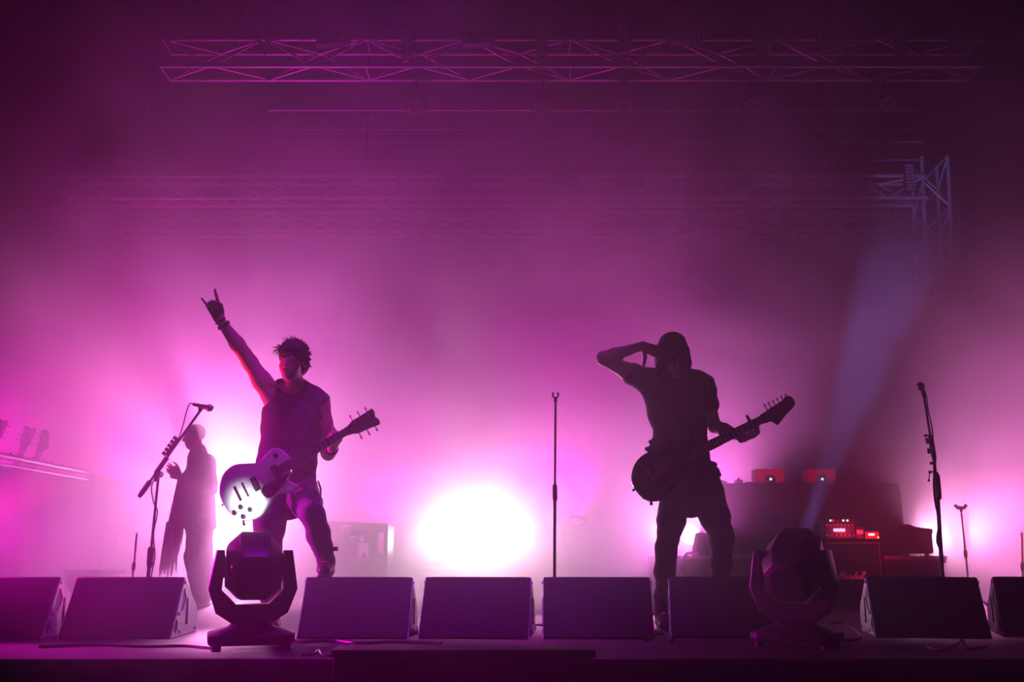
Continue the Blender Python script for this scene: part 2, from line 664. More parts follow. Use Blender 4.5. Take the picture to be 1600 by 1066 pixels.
# low step in front of the stage edge
st = thing('stage_step', 'low dark step running along the stage front below the centre wedges', 'step', (0, 4.28, -.12))
pa, pb = P(516, 1016, 4.16), P(931, 1016, 4.16)
ztop = pa.z
part('step_tread', MB().box((pa.x, 4.16, ztop - .03), (pb.x, 4.40, ztop)), M_BLACKWOOD, st, .006, world=True)
part('step_riser', MB().box((pa.x + .01, 4.18, ztop - .26), (pb.x - .01, 4.39, ztop - .03)), M_BLACKWOOD, st, .004, world=True)
for q in (pa.x + .05, pb.x - .05):
    part('step_foot', MB().box((q - .03, 4.19, -1.3), (q + .03, 4.38, ztop - .26)), M_BLACKMETAL, st, world=True)

# ------------------------------------------------------------------ haze filling the stage
hz = bpy.data.materials.new('stage_haze')
hz.use_nodes = True
nt = hz.node_tree
nt.nodes.clear()
N, L = nt.nodes.new, nt.links.new
out = N('ShaderNodeOutputMaterial')
vs = N('ShaderNodeVolumeScatter')
vs.inputs['Anisotropy'].default_value = HAZE_G
L(vs.outputs[0], out.inputs['Volume'])
geo = N('ShaderNodeNewGeometry')
sep = N('ShaderNodeSeparateXYZ')
L(geo.outputs['Position'], sep.inputs[0])


def mrange(src, a, b, c, d):
    k = N('ShaderNodeMapRange')
    k.interpolation_type = 'SMOOTHSTEP'
    for i, q in zip((1, 2, 3, 4), (a, b, c, d)):
        k.inputs[i].default_value = q
    L(src, k.inputs[0])
    return k.outputs[0]


def mul(a, b):
    k = N('ShaderNodeMath')
    k.operation = 'MULTIPLY'
    L(a, k.inputs[0])
    if isinstance(b, float):
        k.inputs[1].default_value = b
    else:
        L(b, k.inputs[1])
    return k.outputs[0]


def fog_noise(scale, lo, hi):
    no = N('ShaderNodeTexNoise')                       # drifting banks of fog
    no.inputs['Scale'].default_value = scale
    no.inputs['Detail'].default_value = 2
    no.inputs['Roughness'].default_value = .55
    no.inputs['Distortion'].default_value = .6
    L(geo.outputs['Position'], no.inputs['Vector'])
    return mrange(no.outputs['Fac'], .28, .72, lo, hi)


banks = mul(fog_noise(.33, .3, 1.7), fog_noise(1.0, .4, 1.6))
layer = mrange(sep.outputs[2], 0.2, 1.9, HAZE_FLOOR, 1.0)      # fog lies thicker near the deck
dens = mul(mul(mul(mul(mrange(sep.outputs[1], 5.9, 9.3, HAZE_FRONT, 1.0), mrange(sep.outputs[2], 0.0, 6.5, 1.0, HAZE_TOP)), banks), mul(layer, mrange(sep.outputs[0], -4.4, -2.0, 1.35, 1.0))), HAZE)
L(dens, vs.inputs['Density'])
hzo = part('haze', MB().prism([(2.2, -1.3), (4.40, -1.3), (4.40, .004), (16.75, .004), (16.75, 10), (2.2, 10)], -12.5, 12.5, Matrix(((0, 0, 1, 0), (1, 0, 0, 0), (0, 1, 0, 0), (0, 0, 0, 1)))), hz)
tag(hzo, 'pink lit theatrical haze filling the stage', 'haze', kind='stuff')

# ================================================================== monitor wedges along the stage front
WW = .582
WPROF = [(0, 0), (.012, -.0), (.19, .305), (.205, .313), (.225, .305), (.50, .135), (.50, 0)]


def make_wedge(name, label, x, y, rz, group):
    t = thing(name, label, 'speaker', (x, y, 0), rz, group)
    # profile lies in the local y-z plane; x is the width
    Mx = Matrix(((0, 0, 1, 0), (1, 0, 0, 0), (0, 1, 0, 0), (0, 0, 0, 1)))
    prof = [(0, .012), (.012, 0), (.50, 0), (.50, .135), (.225, .307), (.205, .314), (.19, .307)]
    part('cabinet', MB().prism(prof, -WW / 2 + .003, WW / 2 - .003, Mx), M_BLACKWOOD, t, .005)
    g = MB()
    a, b = V((0, .233, .306)), V((0, .492, .146))
    n = V((0, .53, .85)).normalized()
    for side in (1,):
        g.add([V((sx, p.y, p.z)) + n * o for o in (.004, .010) for p in (a, b) for sx in (-WW / 2 + .03, WW / 2 - .03)],
              [(0, 1, 3, 2), (4, 6, 7, 5), (0, 4, 5, 1), (2, 3, 7, 6), (0, 2, 6, 4), (1, 5, 7, 3)])
    part('grille', g, M_GRILLE, t, .003)
    hole = [(.155, .14), (.20, .135), (.25, .19), (.235, .225), (.20, .255), (.175, .225)]
    port = circle(.036, 18, (.082, .060))
    rim = smooth_closed([(.016, .016), (.024, .008), (.25, .008), (.485, .008), (.492, .02), (.492, .128), (.36, .214), (.228, .296), (.207, .304), (.196, .296), (.11, .155)], 3)
    for sgn in (-1, 1):
        pm = plate([rim, smooth_closed(hole, 3), port], .006, .001, 1)
        xf(pm, Matrix.Translation(V((sgn * (WW / 2 - .0015), 0, 0))) @ Mx)
        sp = part('side_plate', pm, M_PLATE, t, label='grey side plate with a handle cutout')
        for (yy, zz) in ((.205, .285), (.125, .125), (.16, .03), (.46, .03)):
            part('screw', MB().lathe([(.009, -.003), (.009, .003), (.004, .005)], Matrix.Translation(V((sgn * (WW / 2 + .005), yy, zz))) @ Matrix.Rotation(math.pi / 2, 4, 'Y'), 10), M_STEEL, sp)
        s_ = MB().box((sgn * (WW / 2 + .004) - .004, .27, .06), (sgn * (WW / 2 + .004) + .004, .287, .20))
        part('connector_strip', s_, M_DARKPLASTIC, sp, .003)
    return t


WEDGES = [  # photo x of the middle of its top edge, label, yaw
    (10, 'black monitor wedge at the left edge of the stage front', .06),
    (205, 'black monitor wedge left of the guitar-lighting moving head', .04),
    (562, 'black monitor wedge under the raised boot of the guitarist with a raised arm', 0),
    (747, 'black monitor wedge in front of the brightest white glow', -.09),
    (932, 'black monitor wedge under the straight microphone stand', -.05),
    (1131, 'black monitor wedge in front of the guitarist holding a hand to the ear', -.14),
    (1445, 'black monitor wedge below the tall stand with side grip knobs at right', -.19),
    (1648, 'black monitor wedge at the right edge of the stage front', -.30),
]
for px, lab, rz in WEDGES:
    p = P(px, 903, 5.60)
    make_wedge('monitor_wedge', lab, p.x + .2 * math.sin(rz), 5.40 + (.06 if rz < -.1 else 0), rz, 'monitor wedges along the stage front')

# ================================================================== moving heads
YOKE = [(-67, 640), (-55, 340), (-52, 290), (-41, 278), (-40, 330), (-43, 430), (-45.5, 580), (-23, 685), (23, 685), (46, 590), (45, 430), (42, 330), (43, 278), (54, 290), (57, 340), (67, 640)]


def make_head(name, label, loc, aim, group, col, watts, cone, lens_mat, blend=.3, shadow=.04, cat='stage light'):
    """base, yoke (turned to the aim), tilting head with fins and lens; the lamp sits in the lens"""
    loc, aim = V(loc), V(aim)
    pan = math.atan2(aim.x - loc.x, aim.y - loc.y)
    t = thing(name, label, cat, loc, -pan, group)
    # base
    oct_ = lambda w, d, c: [(-w + c, -d), (w - c, -d), (w, -d + c), (w, d - c), (w - c, d), (-w + c, d), (-w, d - c), (-w, -d + c)]
    part('base', MB().loft([[V((x, y, z)) for x, y in oct_(w, d, .04)] for w, d, z in ((.185, .16, .025), (.195, .17, .04), (.195, .17, .07), (.10, .10, .105), (.085, .085, .12))]), M_DARKPLASTIC, t, .004)
    for sx in (-1, 1):
        for sy in (-1, 1):
            part('foot', MB().lathe([(.022, 0), (.022, .026), (.018, .03)], Matrix.Translation(V((sx * .155, sy * .125, 0))), 12), M_RUBBER, t)
    part('display', MB().box((-.05, -.176, .045), (.05, -.168, .066)), M_GRILLE, t, .002)
    # yoke: an upright U cut from one outline
    k = .00298
    y0 = .155
    outl = [(-.205, .275), (-.185, .40), (-.175, .455), (-.140, .455), (-.135, .42), (-.139, .335), (-.143, .27), (-.075, .205), (.075, .205), (.143, .27), (.139, .335), (.135, .42), (.140, .455), (.175, .455), (.185, .40), (.205, .275), (.165, .165), (.09, .118), (-.09, .118), (-.165, .165)]
    ym = plate([outl], .15, .008, 2)
    xf(ym, Matrix(((1, 0, 0, 0), (0, 0, 1, 0), (0, 1, 0, 0), (0, 0, 0, 1))))
    part('yoke', ym, M_DARKPLASTIC, t)
    # head, local z is the beam
    piv = V((0, 0, .375))
    dist = aim - (loc + piv)
    elev = math.atan2(dist.z, math.hypot(dist.x, dist.y))
    H = Matrix.Translation(piv) @ Matrix.Rotation(-(math.pi / 2 - elev), 4, 'X')
    o8 = lambda w, c: [(-w + c, -w), (w - c, -w), (w, -w + c), (w, w - c), (w - c, w), (-w + c, w), (-w, w - c), (-w, -w + c)]
    rings = [(.075, .03, -.165), (.105, .05, -.15), (.131, .062, -.07), (.131, .062, .07), (.122, .06, .15), (.115, .058, .185)]
    hd = part('head', MB().loft([[H @ V((x, y, z)) for x, y in o8(w, c)] for w, c, z in rings]), M_DARKPLASTIC, t, .004)
    for i in range(-4, 5):
        for side in (-1, 1):
            part('cooling_fin', MB().box((i * .017 - .003, side * .118 - .014, -.05), (i * .017 + .003, side * .118 + .018 - abs(i) * .001, .08), H), M_DARKPLASTIC, hd, .002)
    for sx in (-1, 1):
        part('tilt_bearing', MB().lathe([(.05, -.015), (.05, .012), (.03, .016)], Matrix.Translation(piv + V((sx * .137, 0, 0))) @ Matrix.Rotation(math.pi / 2, 4, 'Y'), 16), M_BLACKMETAL, t)
    part('lens', MB().lathe([(.085, .17), (.085, .186), (.06, .194), (.001, .196)], H, 24), lens_mat, hd)
    if watts:
        M = Matrix.Translation(loc) @ Matrix.Rotation(-pan, 4, 'Z')
        src = M @ (H @ V((0, 0, .24)))
        spot(src, aim, col, watts, cone, blend, shadow)
    return t


M_LENSDIM = mat('clear_lens_glass', (.5, .5, .55), .1)
M_LENSBLUE = mat('lit_blue_lens', (.5, .5, .7), .2, emit=(.4, .4, 1), estr=6)
p = P(390, 1010, 4.90)
gt = P(388, 786, 5.84)
make_head('moving_head_light', 'black moving head light whose white beam strikes the cream guitar', (p.x, 4.90, 0), gt,
          'moving heads on the stage front', (.80, .92, 1.0), 150, 19, M_LENSBLUE, 1.0, .03)
p = P(1246, 1000, 5.02)
make_head('moving_head_light', 'black moving head light sending a blue beam up to the right', (p.x, 5.02, 0), P(1402, 420, 9.2),
          'moving heads on the stage front', BLUE, 4500, 9.5, M_LENSBLUE, .6, .03)

LABS = ['white floor light behind the figure in the loose coat', 'brightest white floor light upstage at the centre',
        'glaring floor light seen between the right guitarist legs',
        'pink floor light far behind the soft case at right', 'added pink floor light hidden behind the left end of the draped table',
        'added farthest magenta fill light at the left', 'added far magenta fill light right of the raised boot',
        'added far magenta fill light left of the straight microphone stand', 'added pink light hidden behind a leg of the right guitarist',
        'added pink fill light close behind the soft case at right', 'added unseen magenta light beyond the left edge beside the guitar rack',
        'added unseen magenta light beyond the left edge near the wedges',
        'added white light just left of the brightest one', 'added white light just right of the brightest one',
        'added magenta light pointing up behind the coated figure', 'added magenta light pointing up near the straight microphone stand',
        'added magenta light pointing up at the far left']
for i_, ((px, py, Y, aim, col, watts, cone), lab) in enumerate(zip(FLOOR_LAMPS, LABS)):
    q = P(px, py, Y)
    # each fixture stands on its own small road case that lifts its lens to the listed height
    hc = max(.06, q.z - .40)
    cs = thing('road_case', 'road case under the ' + lab.split(' upstage')[0], 'case', (q.x, Y, 0), 0, 'road cases under the floor lights')
    part('case_body', MB().box((-.27, -.24, .0), (.27, .24, hc)), M_BLACKWOOD, cs, .006)
    part('lid_seam', MB().box((-.274, -.244, hc * .62), (.274, .244, hc * .62 + .012)), M_STEEL, cs, .002)
    for sx in (-1, 1):
        part('corner', MB().ball((sx * .262, -.232, hc - .012), .02, 8), M_STEEL, cs)
    make_head('moving_head_light', lab, (q.x, Y, hc), aim, 'floor lights across the back of the stage', col, watts, cone, M_LAMP if i_ in (0, 1, 2, 12, 13) else M_LAMPMAG, 1.0, .35 if Y > 13.9 else .1)

q = P(-230, 880, 6.9)
make_head('moving_head_light', 'red moving head light on the deck beyond the left edge', (q.x, 6.9, 0), P(425, 610, 6.05),
          'red lights at the stage sides', RED, 800, 15, M_LENSDIM, .7, .05)
make_head('moving_head_light', 'red moving head light on the deck beyond the right edge', (3.75, 5.75, 0), P(1275, 770, 9.8),
          'red lights at the stage sides', RED, 1100, 33, M_LENSDIM, 1.0, .05)

# added violet wash and its bar, out of view, tinting the front haze
t = thing('added_light_bar', 'added unseen bar holding the violet wash over the stage front edge', 'pipe', (-.8, 4.6, 6.35))
part('bar', MB().tube([(-4, 0, 0), (4, 0, 0)], .025, 10), M_BLACKMETAL, t)
for sx in (-3, 3):
    part('hanging_wire', MB().tube([(sx, 0, 0), (sx, 0, 4)], .008, 6), M_BLACKMETAL, t)
t = thing('wash_light', 'added unseen violet wash light over the stage front edge', 'stage light', (-.8, 4.6, 6.0))
aimd = (V((-.75, 5.8, .5)) - V((-.8, 4.6, 6.0))).normalized()
Fm = frame(V((0, 0, 0)), V((1, 0, 0)), aimd)
part('housing', MB().lathe([(.06, -.22), (.11, -.15), (.12, .0), (.125, .05), (.11, .05), (.10, .02)], Fm, 20), M_DARKPLASTIC, t)
part('lens', MB().lathe([(.10, .01), (.06, .03), (.001, .035)], Fm, 20), M_LENSDIM, t)
part('yoke', MB().tube([(-.13, 0, 0), (-.13, 0, .2), (0, 0, .25), (.13, 0, .2), (.13, 0, 0)], .012, 6), M_BLACKMETAL, t)
part('clamp', MB().tube([(0, 0, .25), (0, 0, .375)], .02, 8), M_BLACKMETAL, t)
spot(V((-.8, 4.6, 6.0)) + aimd * .08, (-.75, 5.8, .5), (.52, .0, 1.0), 900, 42, 1.0, .06)

# ================================================================== trusses, lamps and pipes overhead
def tube_mesh(name, L_, r, m, n=8):
    return mesh_from(name, MB().tube([(0, 0, 0), (0, 0, L_)], r, n), m)


def bar(me, a, b, name, parent):
    """place a shared unit-length bar mesh between two points of the thing"""
    Mi = ROOTM[root_of(parent).name].inverted()
    a, b = Mi @ V(a), Mi @ V(b)
    o = bpy.data.objects.new(name, me)
    COL.objects.link(o)
    o.parent = parent
    q = (b - a).to_track_quat('Z', 'Y')
    o.matrix_local = Matrix.Translation(a) @ q.to_matrix().to_4x4() @ Matrix.Diagonal((1, 1, (b - a).length, 1))
    return o


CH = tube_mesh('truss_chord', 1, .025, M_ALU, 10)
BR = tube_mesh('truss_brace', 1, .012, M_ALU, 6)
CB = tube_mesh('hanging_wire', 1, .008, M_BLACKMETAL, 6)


CH2 = tube_mesh('truss_chord', 1, .026, M_ALULIT, 10)
BR2 = tube_mesh('truss_brace', 1, .013, M_ALULIT, 6)


def box_truss(label, A, B, s, up, bay, group, wires=None, name='lighting_truss', CH=CH2, BR=BR2):
    """four chords and zigzag braces between A and B (middle of the lower near chord line)"""
    A, B = V(A), V(B)
    t = thing(name, label, 'truss', A, 0, group)
    d = (B - A)
    n = max(2, round(d.length / bay))
    up = V(up).normalized()
    side = d.normalized().cross(up).normalized()
    if side.y < 0 and abs(side.y) > .3:
        side = -side
    off = [V((0, 0, 0)), side * s, side * s + up * s, up * s]
    for o in off:
        bar(CH, A + o, B + o, 'chord', t)
    for f in range(4):
        o1, o2 = off[f], off[(f + 1) % 4]
        for i in range(n):
            a, b = A + d * (i / n), A + d * ((i + 1) / n)
            if (i + f) % 2:
                bar(BR, a + o1, b + o2, 'brace', t)
            else:
                bar(BR, a + o2, b + o1, 'brace', t)
        if f in (0, 2):
            for i in range(0, n + 1, 4):
                q = A + d * (i / n)
                bar(BR, q + o1, q + o2, 'strut', t)
    for x in wires or ():
        q = A + d * x
        for o in (off[2], off[3]):
            bar(CB, q + o, q + off[2] * .5 + off[3] * .5 + V((0, 0, 10.4 - q.z - s)), 'hanging_wire', t)
    return t


T1a, T1b = P(250, 104, 10.0), P(1535, 103, 10.0)
T1a.z = T1b.z = P(800, 103, 10).z
T2b = P(1449, 309, 13.0)
T2a = V((-T2b.x - .4, 13.0, T2b.z))
T3b = P(1415, 361, 15.0)
T3a = V((-T3b.x, 15.0, T3b.z))
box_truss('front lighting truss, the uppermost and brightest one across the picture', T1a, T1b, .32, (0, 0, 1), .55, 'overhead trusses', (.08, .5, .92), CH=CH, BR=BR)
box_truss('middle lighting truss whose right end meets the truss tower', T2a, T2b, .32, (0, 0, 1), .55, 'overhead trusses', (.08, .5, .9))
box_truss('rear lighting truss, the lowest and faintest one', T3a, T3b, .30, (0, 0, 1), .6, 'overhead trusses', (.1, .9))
tw = P(1449, 700, 13.0)
box_truss('upright aluminium truss tower at the right', (tw.x + .06, 13.1, 0), (T2b.x + .02, 13.1, T2b.z + .65), .36, (1, 0, 0), .36, None, name='truss_tower')

for i, (py, Y, lab) in enumerate(((202, 12.0, 'thin horizontal rigging pipe, upper one of three below the front truss'), (222, 12.2, 'thin horizontal rigging pipe, middle one of three below the front truss'),
                                  (250, 12.4, 'thin horizontal rigging pipe, lower one of three below the front truss'), (172, 11.2, 'thin horizontal rigging pipe just below the front truss'))):
    a, b = P(420, py, Y), P(1440, py, Y)
    t = thing('rigging_pipe', lab, 'pipe', a, 0, 'rigging pipes')
    bar(BR, a, b, 'pipe', t)
    for q in (.15, .5, .85):
        w_ = a.lerp(b, q)
        bar(CB, w_, V((w_.x, w_.y, 10.3)), 'hanging_wire', t)
a, b = P(403, 28, 9.2), P(424, 85, 9.4)
t = thing('hoist_chain', 'pale slanting hoist chain at the upper left above the front truss', 'chain', b)
up_ = (a - b).normalized()
bar(BR, b, b + up_ * ((10.3 - b.z) / up_.z), 'chain_run', t)
b2 = P(415, 88, 9.4)
bar(CB, b2, b2 + up_ * ((10.3 - b2.z) / up_.z), 'control_cable', t)
a = P(1522, 470, 14.5)
t = thing('upright_pole', 'thin faint upright pole right of the truss tower', 'pole', (a.x, 14.5, 0))
bar(BR, (a.x, 14.5, 0), (a.x, 14.5, P(1522, 395, 14.5).z), 'pole', t)
part('pole_base', MB().lathe([(.16, 0), (.16, .012), (.02, .03)], None, 16), M_BLACKMETAL, t)


def led_panel(label, px, py, Y, w, h, tilt, group):
    """LED strobe panel with a grid of lenses, clamped to the truss"""
    c = P(px, py, Y)
    t = thing('strobe_panel', label, 'stage light', c, 0, group)
    Rm = Matrix.Rotation(tilt, 4, 'X')
    part('housing', MB().box((-w / 2, -.02, -h / 2), (w / 2, .07, h / 2), Rm), M_DARKPLASTIC, t, .006)
    nx, nz = max(3, round(w / .045)), max(3, round(h / .045))
    g = MB()
    for i in range(nx):
        for j in range(nz):
            x, z = (i + .5) / nx * w - w / 2, (j + .5) / nz * h - h / 2
            g.box((x - .014, -.030, z - .014), (x + .014, -.020, z + .014), Rm)
    part('led_grid', g, M_LED, t, kind='stuff')
    part('clamp', MB().box((-.02, .07, -.03), (.02, .16, .03)), M_BLACKMETAL, t, .004)
    return t


def led_wash(label, px, py, Y, r, group, hang):
    """round LED wash head hanging under the truss, lens face to the audience"""
    c = P(px, py, Y)
    t = thing('wash_light', label, 'stage light', c, 0, group)
    Rm = Matrix.Rotation(math.pi / 2 + .35, 4, 'X')
    part('head', MB().lathe([(r * .55, -.20), (r * .95, -.12), (r * 1.02, -.02), (r * 1.02, .0), (r * .97, .01)], Rm, 24), M_DARKPLASTIC, t)
    g = MB()
    for ring, n in ((0, 1), (.34, 6), (.66, 12), (.90, 18)):
        for k in range(n):
            q = 2 * math.pi * k / n
            g.lathe([(r * .13, .008), (r * .11, .018), (.001, .022)], Rm @ Matrix.Translation(V((ring * r * math.cos(q), ring * r * math.sin(q), 0))), 8)
    part('led_lenses', g, M_LED, t, kind='stuff')
    ym = plate([[(-r * 1.25, -.02), (-r * 1.25, r * 1.5), (r * 1.25, r * 1.5), (r * 1.25, -.02), (r * 1.1, -.02), (r * 1.1, r * 1.3), (-r * 1.1, r * 1.3), (-r * 1.1, -.02)]], .06, .004, 1)
    xf(ym, Matrix.Translation(V((0, .1, 0))) @ Matrix(((1, 0, 0, 0), (0, 0, 1, 0), (0, 1, 0, 0), (0, 0, 0, 1))))
    part('yoke', ym, M_DARKPLASTIC, t)
    part('base', MB().box((-r * .8, .02, r * 1.5), (r * .8, .2, r * 1.5 + .1)), M_DARKPLASTIC, t, .006)
    part('hanger', MB().tube([(0, .1, r * 1.5 + .1), (0, .1, hang - c.z)], .018, 10), M_BLACKMETAL, t)
    return t


place1 = ['far left of the front truss', 'left of centre on the front truss', 'right of centre on the front truss', 'far right of the front truss']
for (px, py), w_ in zip(((520, 60), (748, 60), (1075, 56), (1305, 58), (1510, 55)), ('leftmost', 'second from left', 'third from left', 'fourth from left', 'rightmost')):
    led_panel(f'wide flat strobe panel on top of the front truss, {w_} of five', px, py, 9.94, .36, .17, 0, 'strobe panels on the trusses')
for (px, py), w_ in zip(((637, 62), (847, 58), (975, 58), (1188, 58), (1408, 58)), ('leftmost', 'second from left', 'third from left', 'fourth from left', 'rightmost')):
    led_panel(f'tall narrow strobe panel above the front truss, {w_} of five', px, py, 9.90, .13, .42, 0, 'strobe panels on the trusses')
for (px, py), w_ in zip(((715, 279), (885, 283), (985, 283), (1155, 283), (1326, 283)), ('leftmost', 'second from left', 'third from left', 'fourth from left', 'rightmost')):
    led_panel(f'wide flat strobe panel on the middle truss, {w_} of five', px, py, 12.94, .34, .15, 0, 'strobe panels on the trusses')
for (px, py), w_ in zip(((627, 279), (803, 279), (1079, 280), (1247, 279), (1421, 278)), ('leftmost', 'second from left', 'third from left', 'fourth from left', 'rightmost')):
    led_panel(f'tall narrow strobe panel on the middle truss, {w_} of five', px, py, 12.9, .12, .38, 0, 'strobe panels on the trusses')
for (px, py), w_ in zip(((648, 166), (848, 167), (975, 165), (1178, 165), (1388, 163)), ('leftmost', 'second from left', 'third from left', 'fourth from left', 'rightmost')):
    led_wash(f'round lamp with many small lenses under the front truss, {w_} of five', px, py, 10.22, .085, 'round lamps under the trusses', T1a.z)
for (px, py), w_ in zip(((1073, 356), (1232, 356), (1401, 357)), ('left one', 'middle one', 'right, clearest one')):
    led_wash(f'round lamp with many small lenses under the middle truss, {w_} of three', px, py, 13.22, .085, 'round lamps under the trusses', T2a.z)

# ================================================================== microphone stands
def mic_thing(label, a, b, r=.026, cable=None, group='vocal microphones'):
    """a = tail of the handle, b = middle of the ball grille"""
    a, b = V(a), V(b)
    t = thing('microphone', label, 'microphone', a, 0, group)
    d = (b - a).normalized()
    L_ = (b - a).length
    part('handle', MB().tube([a, a + d * .02, a + d * (L_ - r * 1.1), a + d * (L_ - r * .6)], [.010, .0115, .017, .020], 14), M_BLACKMETAL, t, world=True)
    part('grille_ball', MB().lathe([(.001, -r), (r * .72, -r * .75), (r, -r * .1), (r * 1.0, r * .1), (r * .72, r * .72), (.001, r)], frame(b, d.orthogonal(), d), 18), M_STEEL, t, world=True)
    part('collar_ring', MB().lathe([(r * .95, -.004), (r * 1.05, 0), (r * .95, .004)], frame(b - d * r * .25, d.orthogonal(), d), 18), M_BLACKMETAL, t, world=True)
    if cable:
        part('cable', MB().tube(smooth_path([a - d * .001] + [V(q) for q in cable], 6), .0042, 6), M_CABLE, t, world=True)
    return t


def tripod(t, foot, col, r=.30, h=.16):
    foot = V(foot)
    for k in range(3):
        q = 2 * math.pi * k / 3 + .5
        e = foot + V((r * math.cos(q), r * math.sin(q), .012))
        lg = part('leg', MB().tube([foot + V((0, 0, h)), e], [.009, .008], 8), M_BLACKMETAL, t, world=True)
        part('rubber_tip', MB().tube([e - V((0, 0, .012)), e + (foot + V((0, 0, h)) - e).normalized() * .03], .012, 8), M_RUBBER, lg, world=True)
    part('leg_hub', MB().tube([foot + V((0, 0, h - .05)), foot + V((0, 0, h + .05))], .02, 10), M_BLACKMETAL, t, world=True)


# left boom stand
Yl = 6.45
fb = P(230, 900, Yl)
fb.z = 0
top = P(248, 741, Yl)
t = thing('boom_microphone_stand', 'black boom microphone stand leaning in front of the figure in the loose coat', 'microphone stand', fb, 0, 'microphone stands')
tripod(t, fb, None)
mid = fb.lerp(top, .45)
part('lower_tube', MB().tube([fb + V((0, 0, .1)), mid], .0125, 10), M_BLACKMETAL, t, world=True)
part('upper_tube', MB().tube([mid, top], .0085, 10), M_BLACKMETAL, t, world=True)
part('clutch', MB().tube([mid - V((0, 0, .07)), mid - V((0, 0, .05)), mid + V((0, 0, .05)), mid + V((0, 0, .06))], [.014, .02, .02, .012], 12), M_DARKPLASTIC, t, world=True)
part('boom_joint', MB().tube([top - V((0, .03, 0)), top + V((0, .03, 0))], .022, 12), M_DARKPLASTIC, t, world=True)
part('joint_knob', MB().tube([top + V((-.005, -.03, -.05)), top + V((-.005, -.03, .0))], [.012, .017], 10), M_DARKPLASTIC, t, world=True)
bt, bp = P(217, 777, Yl - .03), P(312, 643, Yl - .03)
part('boom', MB().tube([bt, bp], .0085, 10), M_BLACKMETAL, t, world=True)
part('counterweight', MB().tube([bt, bt.lerp(bp, .04), bt.lerp(bp, .17), bt.lerp(bp, .19)], [.012, .0165, .0165, .010], 12), M_RUBBER, t, world=True)
part('boom_sleeve', MB().tube([bt.lerp(bp, .28), bt.lerp(bp, .46)], .0155, 12), M_DARKPLASTIC, t, world=True)
bd = (bp - bt).normalized()
nrm = V((-bd.z, 0, bd.x)).normalized()
pk = part('pick_holder', MB().tube([bt.lerp(bp, .47) + nrm * .012, bt.lerp(bp, .66) + nrm * .012], .012, 8), M_DARKPLASTIC, t, world=True)
for k in range(5):
    q = bt.lerp(bp, .475 + .045 * k)
    part('guitar_pick', MB().box((-.012, -.004, 0), (.012, .004, .032), frame(q + nrm * .014, V((0, 1, 0)).cross(nrm), nrm)), M_DARKPLASTIC, pk, .004, world=True)
part('mic_clip', MB().tube([bp, P(314, 637, Yl - .03)], [.012, .017], 10), M_DARKPLASTIC, t, world=True)
part('stand_cable', MB().tube(smooth_path([P(246, 742, Yl), P(237, 760, Yl), P(240, 785, Yl), P(246, 800, Yl), P(240, 835, Yl), P(242, 870, Yl), P(236, 905, Yl), P(230, 980, Yl)], 5), .0045, 6), M_CABLE, t, world=True)
mic_thing('vocal microphone on the boom stand in front of the figure in the loose coat', P(302, 632, Yl - .03), P(328, 638, Yl - .05), .025,
          [P(297, 631, Yl), P(292, 642, Yl), P(285, 668, Yl), P(277, 690, Yl), P(262, 715, Yl)])

# straight stand in the middle
Yc = 6.5
fb, top = P(865.5, 900, Yc), P(868, 628, Yc)
fb.z = 0
t = thing('straight_microphone_stand', 'straight upright microphone stand with an empty clip at the centre', 'microphone stand', fb, 0, 'microphone stands')
mid = P(867, 771, Yc)
part('round_base', MB().lathe([(.13, 0), (.13, .012), (.03, .028), (.014, .05)], None, 24), M_BLACKMETAL, t)
part('lower_tube', MB().tube([fb + V((0, 0, .02)), mid], .0105, 10), M_BLACKMETAL, t, world=True)
part('upper_tube', MB().tube([mid, top], .0075, 10), M_BLACKMETAL, t, world=True)
part('clutch', MB().tube([mid - V((0, 0, .05)), mid - V((0, 0, .03)), mid + V((0, 0, .05)), mid + V((0, 0, .06))], [.012, .017, .015, .009], 12), M_DARKPLASTIC, t, world=True)
part('clip_stem', MB().tube([top, top + V((0, 0, .025))], .012, 10), M_DARKPLASTIC, t, world=True)
arc = [top + V((.019 * math.cos(a), 0, .046 + .019 * math.sin(a))) for a in [math.radians(d) for d in range(130, 411, 20)]]
part('clip', MB().tube(arc, .006, 8), M_DARKPLASTIC, t, world=True)

# right stand with grip knobs
Yr = 6.3
fb = P(1472.5, 900, Yr)
fb = fb + (fb - P(1465, 780, Yr)).normalized() * (fb.z / abs((fb - P(1465, 780, Yr)).normalized().z))
t = thing('boom_microphone_stand', 'tall leaning microphone stand with side grip knobs at the right', 'microphone stand', fb, 0, 'microphone stands')
tripod(t, fb, None, .26, .12)
q0, q1, q2 = P(1465, 775, Yr), P(1459, 716, Yr), P(1444, 622, Yr)
part('lower_tube', MB().tube([fb + V((0, 0, .08)), q0], .0125, 10), M_BLACKMETAL, t, world=True)
part('middle_tube', MB().tube([q0, q1], .010, 10), M_BLACKMETAL, t, world=True)
part('upper_tube', MB().tube([q1, q2], .007, 10), M_BLACKMETAL, t, world=True)
part('grip', MB().tube([P(1468, 781, Yr), P(1466, 772, Yr), P(1464, 745, Yr), P(1463, 738, Yr)], [.012, .020, .018, .010], 12), M_DARKPLASTIC, t, world=True)
part('clutch', MB().tube([P(1460.5, 722, Yr), P(1459, 712, Yr), P(1455, 690, Yr), P(1453, 680, Yr)], [.011, .016, .016, .010], 12), M_DARKPLASTIC, t, world=True)
for (kx, ky, sx) in ((1446, 681, 1453), (1448, 687, 1454), (1449, 691, 1455), (1451, 703, 1457), (1451.5, 707, 1457.5), (1455, 724, 1461), (1453, 738, 1463)):
    kb = part('side_knob', MB().tube([P(sx, ky - 1, Yr), P(kx, ky, Yr)], .006, 8).ball(P(kx, ky, Yr), .011, 8), M_DARKPLASTIC, t, world=True)
